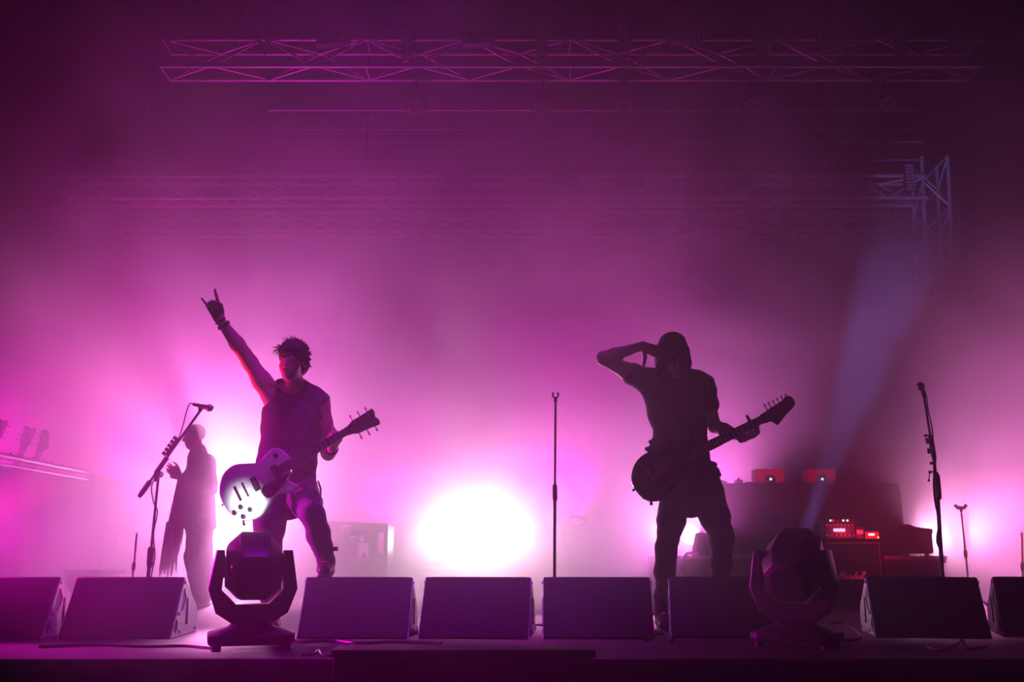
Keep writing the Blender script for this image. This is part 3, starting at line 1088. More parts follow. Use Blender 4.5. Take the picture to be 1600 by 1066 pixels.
part('hanging_hook', MB().tube([P(1453, 738, Yr), P(1451.5, 750, Yr)], .003, 6).ball(P(1451.3, 751, Yr), .009, 8), M_DARKPLASTIC, t, world=True)
part('mic_clip', MB().tube([q2, P(1442.5, 612, Yr)], [.010, .015], 10), M_DARKPLASTIC, t, world=True)
part('stand_cable', MB().tube(smooth_path([P(1460, 730, Yr), P(1459, 760, Yr - .02), P(1462, 790, Yr - .03), P(1468, 815, Yr - .02), P(1464, 845, Yr - .02), P(1472, 868, Yr - .02), P(1472, 900, Yr - .02), P(1474, 960, Yr)], 5), .006, 6), M_CABLE, t, world=True)
mic_thing('vocal microphone tilted atop the tall stand at the right', P(1444.5, 614, Yr + .03), P(1438, 603, Yr - .07), .025,
          [P(1447, 618, Yr + .02), P(1450, 640, Yr), P(1456, 668, Yr), P(1459, 700, Yr), P(1460, 722, Yr)])


def thin_stand(label, foot_px, top_px, Y, clip=True, m=M_STEEL):
    a, b = P(*foot_px, Y), P(*top_px, Y)
    d = (b - a).normalized()
    a = a - d * (a.z / d.z)
    t = thing('thin_stand', label, 'microphone stand', a, 0, 'microphone stands')
    tripod(t, a, None, .22, .12)
    part('tube', MB().tube([a + d * .05, b], .009, 8), m, t, world=True)
    part('clutch', MB().tube([a.lerp(b, .55) - d * .03, a.lerp(b, .55) + d * .03], .016, 10), M_DARKPLASTIC, t, world=True)
    if clip:
        part('clip', MB().tube([b, b + V((0, 0, .03))], .014, 8).tube([b + V((-.05, 0, .06)), b + V((-.03, 0, .035)), b + V((.03, 0, .035)), b + V((.05, 0, .06))], .016, 8), M_DARKPLASTIC, t, world=True)
    return t


thin_stand('pale chromed stand with a forked clip beyond the right wedge', (1512, 897), (1502, 800), 8.8)
thin_stand('thin chromed stand cut by the right edge of the picture', (1598, 897), (1596.5, 832), 8.4, False)
thin_stand('thin pale stand left of the boom stand', (207, 905), (214, 833), 8.6, False)
thin_stand('thin stand in the white glare left of the cream guitar', (365, 850), (376, 808), 10.8, False)

# ================================================================== upstage right: riser, draped table, red boxes, amplifier
ra, rb = P(1064, 868, 9.3), P(1478, 868, 9.3)
t = thing('drum_riser', 'low black riser platform behind the right guitarist', 'platform', ((ra.x + rb.x) / 2, 9.3, 0))
w2 = (rb.x - ra.x) / 2
part('deck', MB().box((-w2, 0, .36), (w2, 2.3, .425)), M_BLACKWOOD, t, .006)
part('deck_edge', MB().box((-w2 - .006, -.008, .395), (w2 + .006, 0, .425)), M_STEEL, t, .003)
part('skirt', MB().box((-w2 + .02, .02, 0), (w2 - .02, 2.28, .36)), M_DRAPE, t)

# draped table
Yt = 9.75
ta, tb = P(1122, 756, Yt), P(1405, 756, Yt)
t = thing('draped_table', 'tall table under a black cloth behind the amplifier', 'table', ((ta.x + tb.x) / 2, Yt, .425))
w2 = (tb.x - ta.x) / 2
ht = ta.z - .425
part('table_top', MB().box((-w2, 0, ht - .03), (w2, .9, ht)), M_BLACKWOOD, t, .004)
for sx in (-1, 1):
    for sy in (.08, .82):
        part('leg', MB().box((sx * (w2 - .08) - .025, sy - .025, 0), (sx * (w2 - .08) + .025, sy + .025, ht - .03)), M_BLACKMETAL, t, .003)
cl = MB()
per = []
nn = 150
for k in range(nn):
    q = k / nn * 2 * (2 * w2 + .9)
    if q < 2 * w2:
        per.append((V((-w2 + q, 0, 0)), V((0, -1, 0))))
    elif q < 2 * w2 + .9:
        per.append((V((w2, q - 2 * w2, 0)), V((1, 0, 0))))
    elif q < 4 * w2 + .9:
        per.append((V((w2 - (q - 2 * w2 - .9), .9, 0)), V((0, 1, 0))))
    else:
        per.append((V((-w2, .9 - (q - 4 * w2 - .9), 0)), V((-1, 0, 0))))
rows = [(ht + .004, -.02), (ht + .004, .0), (ht - .004, .006)] + [(ht - .004 - (ht - .02) * j / 8, .008 + .018 * (j / 8) ** .7) for j in range(1, 9)]
for j, (z, o) in enumerate(rows):
    for k, (p_, n_) in enumerate(per):
        fold = .5 + .5 * math.sin(k * .9 + 1.3 * math.sin(k * .21))
        cl.v.append(p_ + n_ * (o * (.35 + 1.3 * fold) if j > 2 else o) + V((0, 0, z)))
for j in range(len(rows) - 1):
    for k in range(nn):
        cl.f.append((j * nn + k, j * nn + (k + 1) % nn, (j + 1) * nn + (k + 1) % nn, (j + 1) * nn + k))
cl.f.append(tuple(range(nn - 1, -1, -1)))
part('cloth', cl, M_DRAPE, t, angle=80)


def red_box(label, px0, px1, py0, Y):
    a, b = P(px0, 755, Y), P(px1, py0, Y)
    zt = .425 + ht + .006
    w, h = (b.x - a.x), b.z - zt
    t = thing('red_box', label, 'box', ((a.x + b.x) / 2, Y, zt), 0, 'red boxes on the draped table')
    part('case', MB().box((-w / 2, 0, 0), (w / 2, .2, h)), M_REDBOX, t, .006)
    Rm = Matrix.Translation(V((0, 0, h * .32))) @ Matrix.Rotation(math.pi / 2, 4, 'X')
    kn = part('round_port', MB().lathe([(h * .33, -.004), (h * .33, .012), (h * .27, .02), (h * .2, .014)], Rm, 24), M_DARKPLASTIC, t, label='black round port')
    part('lit_dot', MB().lathe([(h * .09, .012), (h * .07, .024), (.001, .026)], Rm, 12), M_WHITELED, kn, label='glowing white dot')  # small glowing white cap on the port
    return t


red_box('red box with a black round port, left of the two on the draped table', 1182, 1225, 733, 9.9)
red_box('red box with a black round port, right of the two on the draped table', 1263, 1305, 733, 9.9)
zt = .425 + ht + .006
for px, w_, h_, lab in ((1131, .07, .05, 'small dark lump at the left end of the draped table'), (1156, .06, .07, 'small knob-like dark object left of the red boxes'), (1172, .12, .03, 'flat dark unit beside the left red box'),
                        (1253, .14, .035, 'flat dark unit between the two red boxes')):
    a = P(px, 750, 9.95)
    t = thing('small_device', lab, 'device', (a.x, 9.95, zt), 0, 'small devices on the draped table')
    part('case', MB().box((-w_ / 2, 0, 0), (w_ / 2, .12, h_ * .7)), M_DARKPLASTIC, t, .006)
    part('knob', MB().lathe([(w_ * .22, h_ * .7), (w_ * .2, h_)], Matrix.Translation(V((0, .05, 0))), 14), M_DARKPLASTIC, t)

# guitar amplifier cabinet with a script logo
Ym = 8.62
ca, cb = P(1274, 842, Ym), P(1379, 842, Ym)
w2, h_ = (cb.x - ca.x) / 2, ca.z
t = thing('guitar_cabinet', 'black guitar speaker cabinet with red-lit Marshall script', 'speaker', ((ca.x + cb.x) / 2, Ym, 0))
part('shell', MB().box((-w2, .01, 0), (w2, .36, h_)), M_TOLEX, t, .012)
fr = plate([[(-w2 + .004, .006), (w2 - .004, .006), (w2 - .004, h_ - .006), (-w2 + .004, h_ - .006)], [(-w2 + .03, .035), (w2 - .03, .035), (w2 - .03, h_ - .03), (-w2 + .03, h_ - .03)]], .03, .003, 1)
Mxz = Matrix(((1, 0, 0, 0), (0, 0, 1, 0), (0, 1, 0, 0), (0, 0, 0, 1)))
part('front_frame', xf(fr, Matrix.Translation(V((0, .006, 0))) @ Mxz), M_TOLEX, t)
part('grille', MB().box((-w2 + .03, .002, .035), (w2 - .03, .01, h_ - .03)), M_GRILLE, t)
pp = plate([[(-w2 + .032, .037), (w2 - .032, .037), (w2 - .032, h_ - .032), (-w2 + .032, h_ - .032)], [(-w2 + .038, .043), (w2 - .038, .043), (w2 - .038, h_ - .038), (-w2 + .038, h_ - .038)]], .008, .001, 1)
part('piping', xf(pp, Mxz), M_DARKPLASTIC, t)
lc = P(1327, 900, Ym - .01)
sa = [(.72, .42), (.62, .46), (.54, .25), (.58, .03), (.68, .08), (.75, .42), (.74, .10), (.80, .02)]
strokes = [[(-.12, .12), (-.04, .02), (.04, .25), (.12, .95), (.20, .5), (.22, .08), (.32, .6), (.42, 1.0), (.44, .4), (.46, .05), (.52, .06)], sa,
           [(.80, .02), (.88, .42), (.90, .47), (.92, .38), (1.0, .42), (.99, .12), (1.04, .02)],
           [(1.04, .02), (1.15, .47), (1.20, .2), (1.15, .02), (1.08, .06)], [(1.15, .02), (1.26, .12), (1.38, .85), (1.35, .97), (1.32, .6), (1.32, .02)],
           [(1.32, .2), (1.38, .42), (1.45, .44), (1.46, .10), (1.52, .02)], [(x_ + .97, y_) for x_, y_ in sa],
           [(1.77, .02), (1.93, .85), (1.91, 1.0), (1.87, .8), (1.88, .08), (1.94, .02)], [(1.94, .02), (2.11, .85), (2.09, 1.0), (2.04, .8), (2.05, .08), (2.16, .10)]]
lg = MB()
for s_ in strokes:                                   # handwritten-style lettering: Marshall
    lg.tube(smooth_path([((x_ + .22 * y_ - 1.13) * .102, -.004, lc.z + (y_ - .45) * .062) for x_, y_ in s_], 5), .0036, 6)
part('logo', lg, M_WHITE, t, label='white script lettering')
for sx in (-1, 1):
    for sz in (0, 1):
        part('corner', MB().ball((sx * (w2 - .012), .008, .014 if not sz else h_ - .014), (.018, .012, .018), 8), M_DARKPLASTIC, t)
for sx in (-1, 1):
    part('caster_foot', MB().lathe([(.018, -.0), (.018, .012)], Matrix.Translation(V((sx * (w2 - .06), .06, 0))), 10), M_RUBBER, t)


def unit_local(px, py, o):
    return P(px, py, o)


# preamp rack on top of the cabinet
a, b = P(1288, 842, Ym + .02), P(1335, 810, Ym + .02)
w2u, hu = (b.x - a.x) / 2, b.z - h_
t = thing('amplifier_rack', 'small effects rack with lit display and rows of lamps on the guitar cabinet', 'amplifier', ((a.x + b.x) / 2, Ym + .02, h_))
part('case', MB().box((-w2u, .0, 0), (w2u, .25, hu)), M_DARKPLASTIC, t, .006)
pn = part('front_panel', MB().box((-w2u + .008, -.006, .006), (w2u - .008, 0, hu - .006)), M_BLACKMETAL, t, .002)
part('display', MB().box((-.055, -.010, hu * .34), (.045, -.006, hu * .50)), M_BLUELCD, pn, label='lit pale blue display')
for x, m_ in ((-.075, M_WHITELED), (-.055, M_REDLED), (.035, M_WHITELED), (.07, M_WHITELED)):
    part('indicator_lamp', MB().box((x - .007, -.012, hu * .84), (x + .007, -.006, hu * .93)), m_, pn, .002)
for k in range(8):
    x = -w2u + .025 + k * (2 * w2u - .05) / 7
    part('indicator_lamp', MB().box((x - .004, -.012, hu * .64), (x + .004, -.006, hu * .69)), M_REDLED, pn, .001)
for k in range(7):
    x = -w2u + .02 + k * (2 * w2u - .04) / 6
    part('knob', MB().lathe([(.010, 0), (.009, .016), (.006, .018)], Matrix.Translation(V((x, -.006, hu * .16))) @ Matrix.Rotation(math.pi / 2, 4, 'X'), 12), M_PLATE, pn)
a, b = P(1338, 842, Ym + .03), P(1349, 823, Ym + .03)
w2u, hu = (b.x - a.x) / 2, b.z - h_
t = thing('effects_pedal', 'narrow box with a glowing red window on the guitar cabinet', 'pedal', ((a.x + b.x) / 2, Ym + .03, h_))
part('case', MB().box((-w2u, 0, 0), (w2u, .12, hu)), M_DARKPLASTIC, t, .004)
part('window', MB().box((-w2u * .8, -.004, hu * .40), (w2u * .8, 0, hu * .72)), M_REDLED, t, .001, label='glowing red window')
a, b = P(1352, 842, Ym + .03), P(1373, 831, Ym + .03)
w2u, hu = (b.x - a.x) / 2, b.z - h_
t = thing('wireless_receiver', 'flat box with an amber lamp and white display on the guitar cabinet', 'receiver', ((a.x + b.x) / 2, Ym + .03, h_))
part('case', MB().box((-w2u, 0, 0), (w2u, .14, hu)), M_REDBOX, t, .003)
part('display', MB().box((-.03, -.004, hu * .45), (.02, 0, hu * .75)), M_WHITELED, t)
part('amber_lamp', MB().ball((w2u * .85, -.002, hu * .2), .009, 8), M_AMBERLED, t)

# bag on the riser
a, b = P(1411, 868, 9.5), P(1456, 820, 9.5)
w2, hb = (b.x - a.x) / 2, b.z - .425
t = thing('equipment_bag', 'black soft case with a bundled cloth on its lid, on the riser at right', 'bag', ((a.x + b.x) / 2, 9.5, .425))
part('case_body', MB().box((-w2, 0, .022), (w2, .3, hb * .88)), M_TOLEX, t, .022)
part('lid', MB().box((-w2 - .004, -.006, hb * .70), (w2 + .004, .306, hb * .86)), M_TOLEX, t, .012)
part('cloth_bundle', MB().loft([[V((x + .26 * w2 * sx_, y_, z)) for x, z in ((-w2 * .62 * sc_, hb * .84), (w2 * .62 * sc_, hb * .84), (w2 * .60 * sc_, hb * (.84 + .08 * sc_)), (w2 * .1, hb * (.84 + .1 * sc_)), (-w2 * .25, hb * (.84 + .2 * sc_)), (-w2 * .6 * sc_, hb * (.84 + .12 * sc_)))] for y_, sc_, sx_ in ((.02, .7, 0), (.10, 1, -.2), (.20, .95, -.2), (.28, .7, 0))]), M_DRAPE, t, .008)
part('handle', MB().tube(smooth_path([(-.06, -.01, hb * .5), (-.05, -.035, hb * .5), (.05, -.035, hb * .5), (.06, -.01, hb * .5)], 4), .007, 6), M_RUBBER, t)
for sx in (-1, 1):
    part('wheel', MB().lathe([(.022, -.015), (.022, .015)], Matrix.Translation(V((sx * (w2 - .05), .05, .022))) @ Matrix.Rotation(math.pi / 2, 4, 'Y'), 14), M_RUBBER, t)

# small tilted speaker and cable bundle at the riser's left end
a, b = P(1090, 868, 9.55), P(1112, 832, 9.55)
t = thing('small_speaker', 'small tilted speaker seen between the legs of the right guitarist', 'speaker', (a.x, 9.55, .425))
sw, sh = (b.x - a.x), b.z - .425
part('cabinet', MB().prism([(-.02, 0), (sw + .1, 0), (sw + .1, sh * .9), (.03, sh)], 0, .26, Mxz), M_BLACKWOOD, t, .008)
part('grille', MB().box((.06, -.006, .02), (sw + .08, 0, sh * .85)), M_GRILLE, t, .002)
part('handle', MB().tube(smooth_path([(.06, .08, sh), (.07, .08, sh + .02), (.15, .08, sh + .01), (.16, .08, sh * .95)], 4), .006, 6), M_RUBBER, t)
cb_ = MB().tube(smooth_path([P(1066, 895, 9.2), P(1067, 880, 9.2), P(1072, 868, 9.25), P(1078, 864, 9.4), P(1088, 866, 9.5)], 6), .016, 8)
tag(part('cable', cb_, M_CABLE), 'thick cable running up the left end of the riser', 'cable', 'cables')

# ================================================================== upstage left: guitar rack, draped stand, amplifiers
x0 = -4.22
t = thing('guitar_rack', 'long guitar rack with cloth side and padded top rail at the left edge', 'rack', (x0 - .35, 8.8, 0))
y0_, y1_ = 7.6, 10.05
zr = 1.235
part('top_rail', MB().tube([(x0, y0_, zr), (x0, y1_, zr)], .028, 12), M_BLACKMETAL, t, world=True)
part('lower_rail', MB().tube([(x0 + .03, y0_, zr - .075), (x0 + .03, y1_, zr - .075)], .010, 10), M_BLACKMETAL, t, world=True)
sd = MB()
for i in range(41):
    y_ = y0_ + (y1_ - y0_) * i / 40
    for z_, o in ((zr - .09, 0), (zr * .6, .012), (zr * .3, .02), (.02, .028)):
        sd.v.append(V((x0 + .03 + o * math.sin(i * .8 + z_ * 1.5), y_, z_)))
for i in range(40):
    for j in range(3):
        sd.f.append((i * 4 + j, i * 4 + j + 1, i * 4 + j + 5, i * 4 + j + 4))
n0 = len(sd.v)
sd.v += [v + V((-.012, 0, 0)) for v in sd.v]
sd.f += [tuple(q + n0 for q in f[::-1]) for f in sd.f]
part('cloth_side', sd, M_DRAPE, t, world=True, angle=80)
for y_ in (y0_ + .05, y1_ - .05):
    part('end_post', MB().box((x0 - .03, y_ - .02, 0), (x0 + .01, y_ + .02, zr)), M_BLACKMETAL, t, .004, world=True)
    part('end_post', MB().box((x0 - .73, y_ - .02, 0), (x0 - .69, y_ + .02, .6)), M_BLACKMETAL, t, .004, world=True)
    part('cross_bar', MB().box((x0 - .71, y_ - .018, .47), (x0 - .01, y_ + .018, .51)), M_BLACKMETAL, t, .004, world=True)
part('floor_tray', MB().box((x0 - .72, y0_ + .04, .51), (x0 - .02, y1_ - .04, .54)), M_BLACKWOOD, t, .004, world=True)
for k in range(9):
    y_ = y0_ + .2 + k * .2
    part('neck_peg', MB().tube([(x0 - .005, y_, zr), (x0 - .005, y_, zr + .045)], .008, 8), M_RUBBER, t, world=True)

a, b = P(136, 738, 10.2), P(178, 748, 10.2)
t = thing('draped_stand', 'dark draped stand at the right end of the guitar rack', 'stand', ((a.x + b.x) / 2, 10.2, 0))
w2 = (b.x - a.x) / 2
hh = (a.z + b.z) / 2
part('post', MB().tube([(0, .15, 0), (0, .15, hh - .02)], .02, 10), M_BLACKMETAL, t)
rings = []
for f, wf in ((0, .78), (.35, .82), (.7, .92), (.97, 1.0), (1.0, .96)):
    ring = []
    for k in range(36):
        q = 2 * math.pi * k / 36
        rr = (1 + .07 * math.sin(q * 7 + f * 2)) * wf
        ring.append(V((w2 * 1.15 * rr * math.copysign(abs(math.cos(q)) ** .5, math.cos(q)) - (1 - f) * .03, .15 + .22 * rr * math.copysign(abs(math.sin(q)) ** .5, math.sin(q)), .02 + (hh - .02) * f - .03 * (math.cos(q) > 0) * f)))
    rings.append(ring)
part('drape', MB().loft(rings), M_DRAPE, t, angle=80)

# amplifier stack upstage behind the raised leg
Ya = 10.3
a, b = P(446, 846, Ya), P(500, 846, Ya)
t = thing('guitar_cabinet', 'hazy speaker cabinet between the legs of the left guitarist', 'speaker', ((a.x + b.x) / 2, Ya, 0))
w2, hh = (b.x - a.x) / 2, a.z
part('shell', MB().box((-w2, .01, 0), (w2, .34, hh)), M_TOLEX, t, .012)
part('grille', MB().box((-w2 + .03, -.002, .04), (w2 - .03, .012, hh - .03)), M_GRILLE, t, .003)
part('handle', MB().box((-.06, -.008, hh - .028), (.06, .01, hh - .012)), M_RUBBER, t, .003)
c = P(475, 812, Ya)
t = thing('amplifier', 'hazy amplifier head with a small blue lamp on the cabinet behind the left guitarist', 'amplifier', ((a.x + b.x) / 2, Ya, hh))
part('shell', MB().box((-w2 + .02, .02, 0), (w2 - .01, .30, c.z - hh)), M_TOLEX, t, .012)
part('control_panel', MB().box((-w2 + .04, .012, .03), (w2 - .03, .022, .10)), M_PLATE, t, .002)
for k in range(5):
    part('knob', MB().lathe([(.012, 0), (.010, .014)], Matrix.Translation(V((-w2 + .08 + k * .05, .012, .065))) @ Matrix.Rotation(math.pi / 2, 4, 'X'), 10), M_DARKPLASTIC, t)
part('lit_dot', MB().box((-.02, .006, .055), (.012, .012, .068)), M_BLUELCD, t)

# open equipment rack with gaps the light shines through
a, b = P(504, 880, Ya + .05), P(607, 814, Ya + .05)
t = thing('equipment_rack', 'hazy open equipment rack with bright gaps right of the raised boot', 'rack', ((a.x + b.x) / 2, Ya + .05, 0))
cx = (a.x + b.x) / 2
L2 = lambda px, py: (P(px, py, Ya + .05).x - cx, P(px, py, Ya + .05).z)
w2, hh = (b.x - a.x) / 2, b.z
rect = lambda x_0, y_0, x_1, y_1: [L2(x_0, y_1), L2(x_1, y_1), L2(x_1, y_0), L2(x_0, y_0)]
fp = plate([[(-w2, .02), (w2, .02), (w2, hh - .03), (-w2, hh)], rect(533, 820.5, 548.5, 835), rect(563.8, 836.5, 568.6, 846), rect(558, 848.5, 576, 873), rect(590.5, 832, 599.8, 866)], .03, .002, 1)
part('open_front', xf(fp, Mxz), M_BLACKMETAL, t)
part('cable_plug', MB().box((L2(536, 834)[0], .05, L2(536, 834)[1] + .002), (L2(546, 834)[0], .12, L2(546, 823)[1])), M_DARKPLASTIC, t, .01)
part('cable_bundle', MB().tube(smooth_path([(*L2(566, 875)[:1], .06, L2(566, 880)[1]), (L2(565, 868)[0], .06, L2(565, 868)[1]), (L2(569, 864)[0], .06, L2(569, 866)[1]), (L2(570, 876)[0], .06, L2(570, 880)[1])], 4), .012, 6), M_CABLE, t)
for sx in (-1, 1):
    part('side_rail', MB().box((sx * (w2 - .02) - .02, .015, 0), (sx * (w2 - .02) + .02, .5, hh - .04)), M_BLACKMETAL, t, .004)
lp = L2(551, 839)
part('status_lamp', MB().box((lp[0] - .02, -.02, lp[1] - .005), (lp[0] + .02, -.014, lp[1] + .005)), M_BLUELCD, t)

# low step platform at far left behind the wedges
a, b = P(118, 893, 9.0), P(156, 893, 9.0)
t = thing('low_platform', 'low pale box on the floor beyond the left wedges', 'platform', ((a.x + b.x) / 2, 9.0, 0))
zt_ = P(130, 891, 9.0).z
part('deck', MB().box((a.x - b.x, 0, zt_ - .04), ((b.x - a.x) * .5, .6, zt_)), M_BLACKWOOD, t, .006)
part('frame', MB().box((a.x - b.x + .03, .03, 0), ((b.x - a.x) * .5 - .03, .57, zt_ - .04)), M_BLACKMETAL, t, .003)

# ================================================================== cables on the deck
def floor_cable(label, pts, r=.007):
    tag(part('cable', MB().tube(smooth_path([(x, y, r + z) for x, y, z in pts], 6), r, 7), M_CABLE), label, 'cable', 'cables')


def fl(px, py):
    """point of the deck seen at this photo pixel"""
    dy = (533 - py) / FPX
    c, s = math.cos(PITCH), math.sin(PITCH)
    return P(px, py, CAM_H / -((s + c * dy) / (c - s * dy)))


def fc(*pp):
    return [(fl(a, b).x, fl(a, b).y, h) for a, b, h in pp]


floor_cable('looped cable on the deck left of the right wedge', fc((1285, 992, 0), (1297, 986, .03), (1318, 985, .035), (1338, 990, .01), (1345, 999, 0), (1325, 1003, 0), (1300, 999, 0), (1280, 1001, 0)))
floor_cable('cable lying in the gap right of the centre wedges', fc((1008, 996, 0), (1020, 994, .015), (1030, 999, .02), (1042, 994, .0), (1052, 1000, .0)), .009)
floor_cable('cable crossing the gap right of the centre wedges', fc((1010, 1004, 0), (1024, 1000, .015), (1036, 996, .02), (1050, 1006, 0)), .009)
floor_cable('cable running along the deck from the left moving head', fc((452, 1002, 0), (475, 1006, 0), (520, 1004, 0), (560, 1008, 0), (620, 1006, 0), (690, 1009, 0)), .009)
floor_cable('cable trailing on the deck under the left wedges', fc((60, 1013, 0), (150, 1010, 0), (230, 1013, 0), (285, 1012, 0), (330, 1016, 0)), .007)
floor_cable('thin cable on the deck at the far right front', fc((1450, 1014, 0), (1470, 1018, 0), (1495, 1014, .012), (1505, 1008, .02), (1512, 1016, 0), (1540, 1013, 0)), .005)
floor_cable('thin cable at the stage edge left of the step', fc((470, 1026, 0), (490, 1024, 0), (498, 1020, .006), (505, 1026, 0), (530, 1027, 0)), .005)
q = fl(445, 1000)
t = thing('power_connector', 'small black power connector lying beside the left moving head', 'connector', (q.x, q.y, 0))
part('plug_body', MB().tube([(-.05, 0, .022), (.03, 0, .022)], .022, 12), M_RUBBER, t)
part('plug_collar', MB().tube([(.03, 0, .022), (.05, 0, .022)], .016, 12), M_DARKPLASTIC, t)
q = fl(640, 996)
t = thing('power_connector', 'small black plug hanging by the wedge under the raised boot', 'connector', (q.x, q.y - .02, 0))
part('plug_body', MB().tube([(-.03, -.03, .03), (.03, -.03, .03)], .02, 12), M_RUBBER, t)
part('plug_collar', MB().tube([(.03, -.03, .03), (.05, -.03, .03)], .014, 12), M_DARKPLASTIC, t)

# ================================================================== guitars
LP = [(0, 0), (.012, .075), (.07, .148), (.15, .166), (.225, .132), (.285, .106), (.35, .128), (.405, .128), (.442, .07), (.445, .02), (.42, -.035),
      (.385, -.06), (.395, -.092), (.412, -.122), (.385, -.140), (.34, -.130), (.285, -.108), (.225, -.132), (.15, -.166), (.07, -.148), (.012, -.075)]
JM = [(.0, -.035), (.012, .05), (.07, .125), (.15, .150), (.23, .122), (.30, .105), (.37, .128), (.43, .155), (.475, .15), (.478, .115), (.43, .065), (.40, .03), (.395, -.03),
      (.41, -.065), (.45, -.105), (.455, -.135), (.41, -.148), (.35, -.122), (.28, -.118), (.20, -.155), (.11, -.178), (.03, -.135)]


def make_guitar(name, label, tail, tip, face, kind, mbody, group, strap=None):
    tail, tip = V(tail), V(tip)
    M = frame(tail, tip - tail, face)
    s = (tip - tail).length / 1.0
    t = thing(name, label, 'guitar', M=M @ Matrix.Diagonal((s, s, s, 1)), group=group)
    lp = kind == 'single'
    body = part('body', plate([smooth_closed(LP if lp else [(x_, y_ * .80 - .004) for x_, y_ in JM], 5)], .048, .008, 3), mbody, t)
    zf = .024
    if lp:
        pg = smooth_closed([(.235, -.045), (.33, -.042), (.415, -.045), (.385, -.068), (.34, -.095), (.27, -.115), (.235, -.10)], 4)
        pks = ((.215, .018), (.345, .018))
        kn = ((.085, -.075), (.125, -.115), (.04, -.085), (.075, -.13))
    else:
        pg = smooth_closed([(.12, -.13), (.17, -.08), (.16, .04), (.25, .075), (.36, .09), (.42, .10), (.40, -.04), (.40, -.11), (.32, -.10), (.22, -.125)], 4)
        pks = ((.20, .022), (.34, .022))
        kn = ((.10, -.09), (.06, -.11))
    part('pickguard', xf(plate([[(x_, y_ * (1 if lp else .78)) for x_, y_ in pg]], .003, .0005, 1), Matrix.Translation(V((0, 0, zf + (.012 if lp else .0025))))), M_PICKGUARD, body, label='black pickguard')
    for px, h in pks:
        pu = part('pickup', MB().box((px - h, -.042, zf), (px + h, .042, zf + .012)), M_BLACKMETAL, body, .004)
        for k in range(6):
            part('pole_piece', MB().lathe([(.0028, 0), (.0022, .0022)], Matrix.Translation(V((px, -.026 + k * .0104, zf + .012))), 8), M_STEEL, pu)
    part('bridge', MB().box((.145, -.045, zf), (.158, .045, zf + .014)), M_CHROME, body, .004)
    part('tailpiece', MB().box((.095, -.045, zf), (.112, .045, zf + .013)), M_CHROME, body, .005)
    for x, y in kn:
        part('knob', MB().lathe([(.0135, 0), (.0125, .014), (.010, .016)], Matrix.Translation(V((x, y, zf))), 16), M_BLACKMETAL, body)
    part('selector_switch', MB().lathe([(.014, 0), (.014, .003), (.004, .004), (.003, .016), (.004, .02)], Matrix.Translation(V((.385, .085, zf))), 12), M_BLACKMETAL, body)
    # neck
    nut = .80
    ring = lambda x, w, d: [V((x, w * math.cos(q), -d * math.sin(q) + .012)) for q in [math.pi * k / 8 for k in range(9)]]
    nk = part('neck', MB().loft([ring(.36, .028, .030), ring(.46, .0275, .026), ring(.62, .025, .022), ring(nut, .0215, .020)]), M_MAPLE, t)
    part('fretboard', MB().loft([[V((x, -w, .012)), V((x, w, .012)), V((x, w, .027 - .006 * (x > .7))), V((x, -w, .027 - .006 * (x > .7)))] for x, w in ((.345, .028), (nut, .0215))]), M_EBONY, nk, .001)
    fr = MB()
    for k in range(1, 21):
        x = nut - .645 * (1 - 2 ** (-k / 12))
        w = .0215 + (.028 - .0215) * (nut - x) / (nut - .345)
        z = .021 + .006 * (nut - x) / (nut - .345)
        fr.box((x - .001, -w, z - .001), (x + .001, w, z + .0016))
    part('frets', fr, M_STEEL, nk, kind='stuff')
    # headstock
    if lp:
        hs = [(nut - .01, -.022), (nut + .02, -.026), (nut + .05, -.040), (.93, -.046), (.985, -.052), (.992, -.03), (.98, 0), (.992, .03), (.985, .052), (.93, .046), (nut + .05, .040), (nut + .02, .026), (nut - .01, .022)]
        hm = plate([hs], .015, .002, 1)
    else:
        hs = smooth_closed([(nut - .01, -.022), (nut + .03, -.03), (nut + .05, -.062), (nut + .075, -.055), (.92, -.035), (.985, -.012), (1.0, .02), (.99, .048), (.965, .055), (.945, .045), (.90, .040), (nut + .05, .034), (nut + .015, .028), (nut - .01, .022)], 3)
        hm = plate([hs], .015, .002, 1)
    hd = part('headstock', xf(hm, Matrix.Translation(V((nut, 0, .008))) @ Matrix.Rotation(math.radians(10 if lp else 2), 4, 'Y') @ Matrix.Translation(V((-nut, 0, 0)))), M_BLACKLACQ, t)
    for k in range(6):
        if lp:
            sg = 1 if k < 3 else -1
            x, y = nut + .055 + (k % 3) * .048, sg * .058
        else:
            sg = 1
            x, y = nut + .045 + k * .026, .05
        z = .002 - (x - nut) * (.17 if lp else .03)
        part('tuner', MB().tube([(x, y - sg * .02, z), (x, y + sg * .008, z)], .0035, 6).ball((x, y + sg * .014, z), (.006, .010, .009), 8), M_CHROME, hd)
        part('tuner_post', MB().tube([(x, y - sg * .034, z), (x, y - sg * .034, z + .02)], .0035, 8), M_CHROME, hd)
    st = MB()
    for k in range(6):
        y1, y2 = -.026 + k * .0104, -.017 + k * .0068
        st.tube([(.105, y1, zf + .013), (.152, y1, zf + .015), (nut, y2, .0245)], .0008, 4)
    part('strings', st, M_STEEL, t, kind='stuff')
    for x, y in ((.002, 0 if lp else -.03), (.432, .095) if lp else (.472, .108)):
        part('strap_button', MB().tube([(x, y, 0), (x + (-.018 if x < .1 else .014), y * 1.03, 0)], [.005, .008], 10), M_CHROME, body)
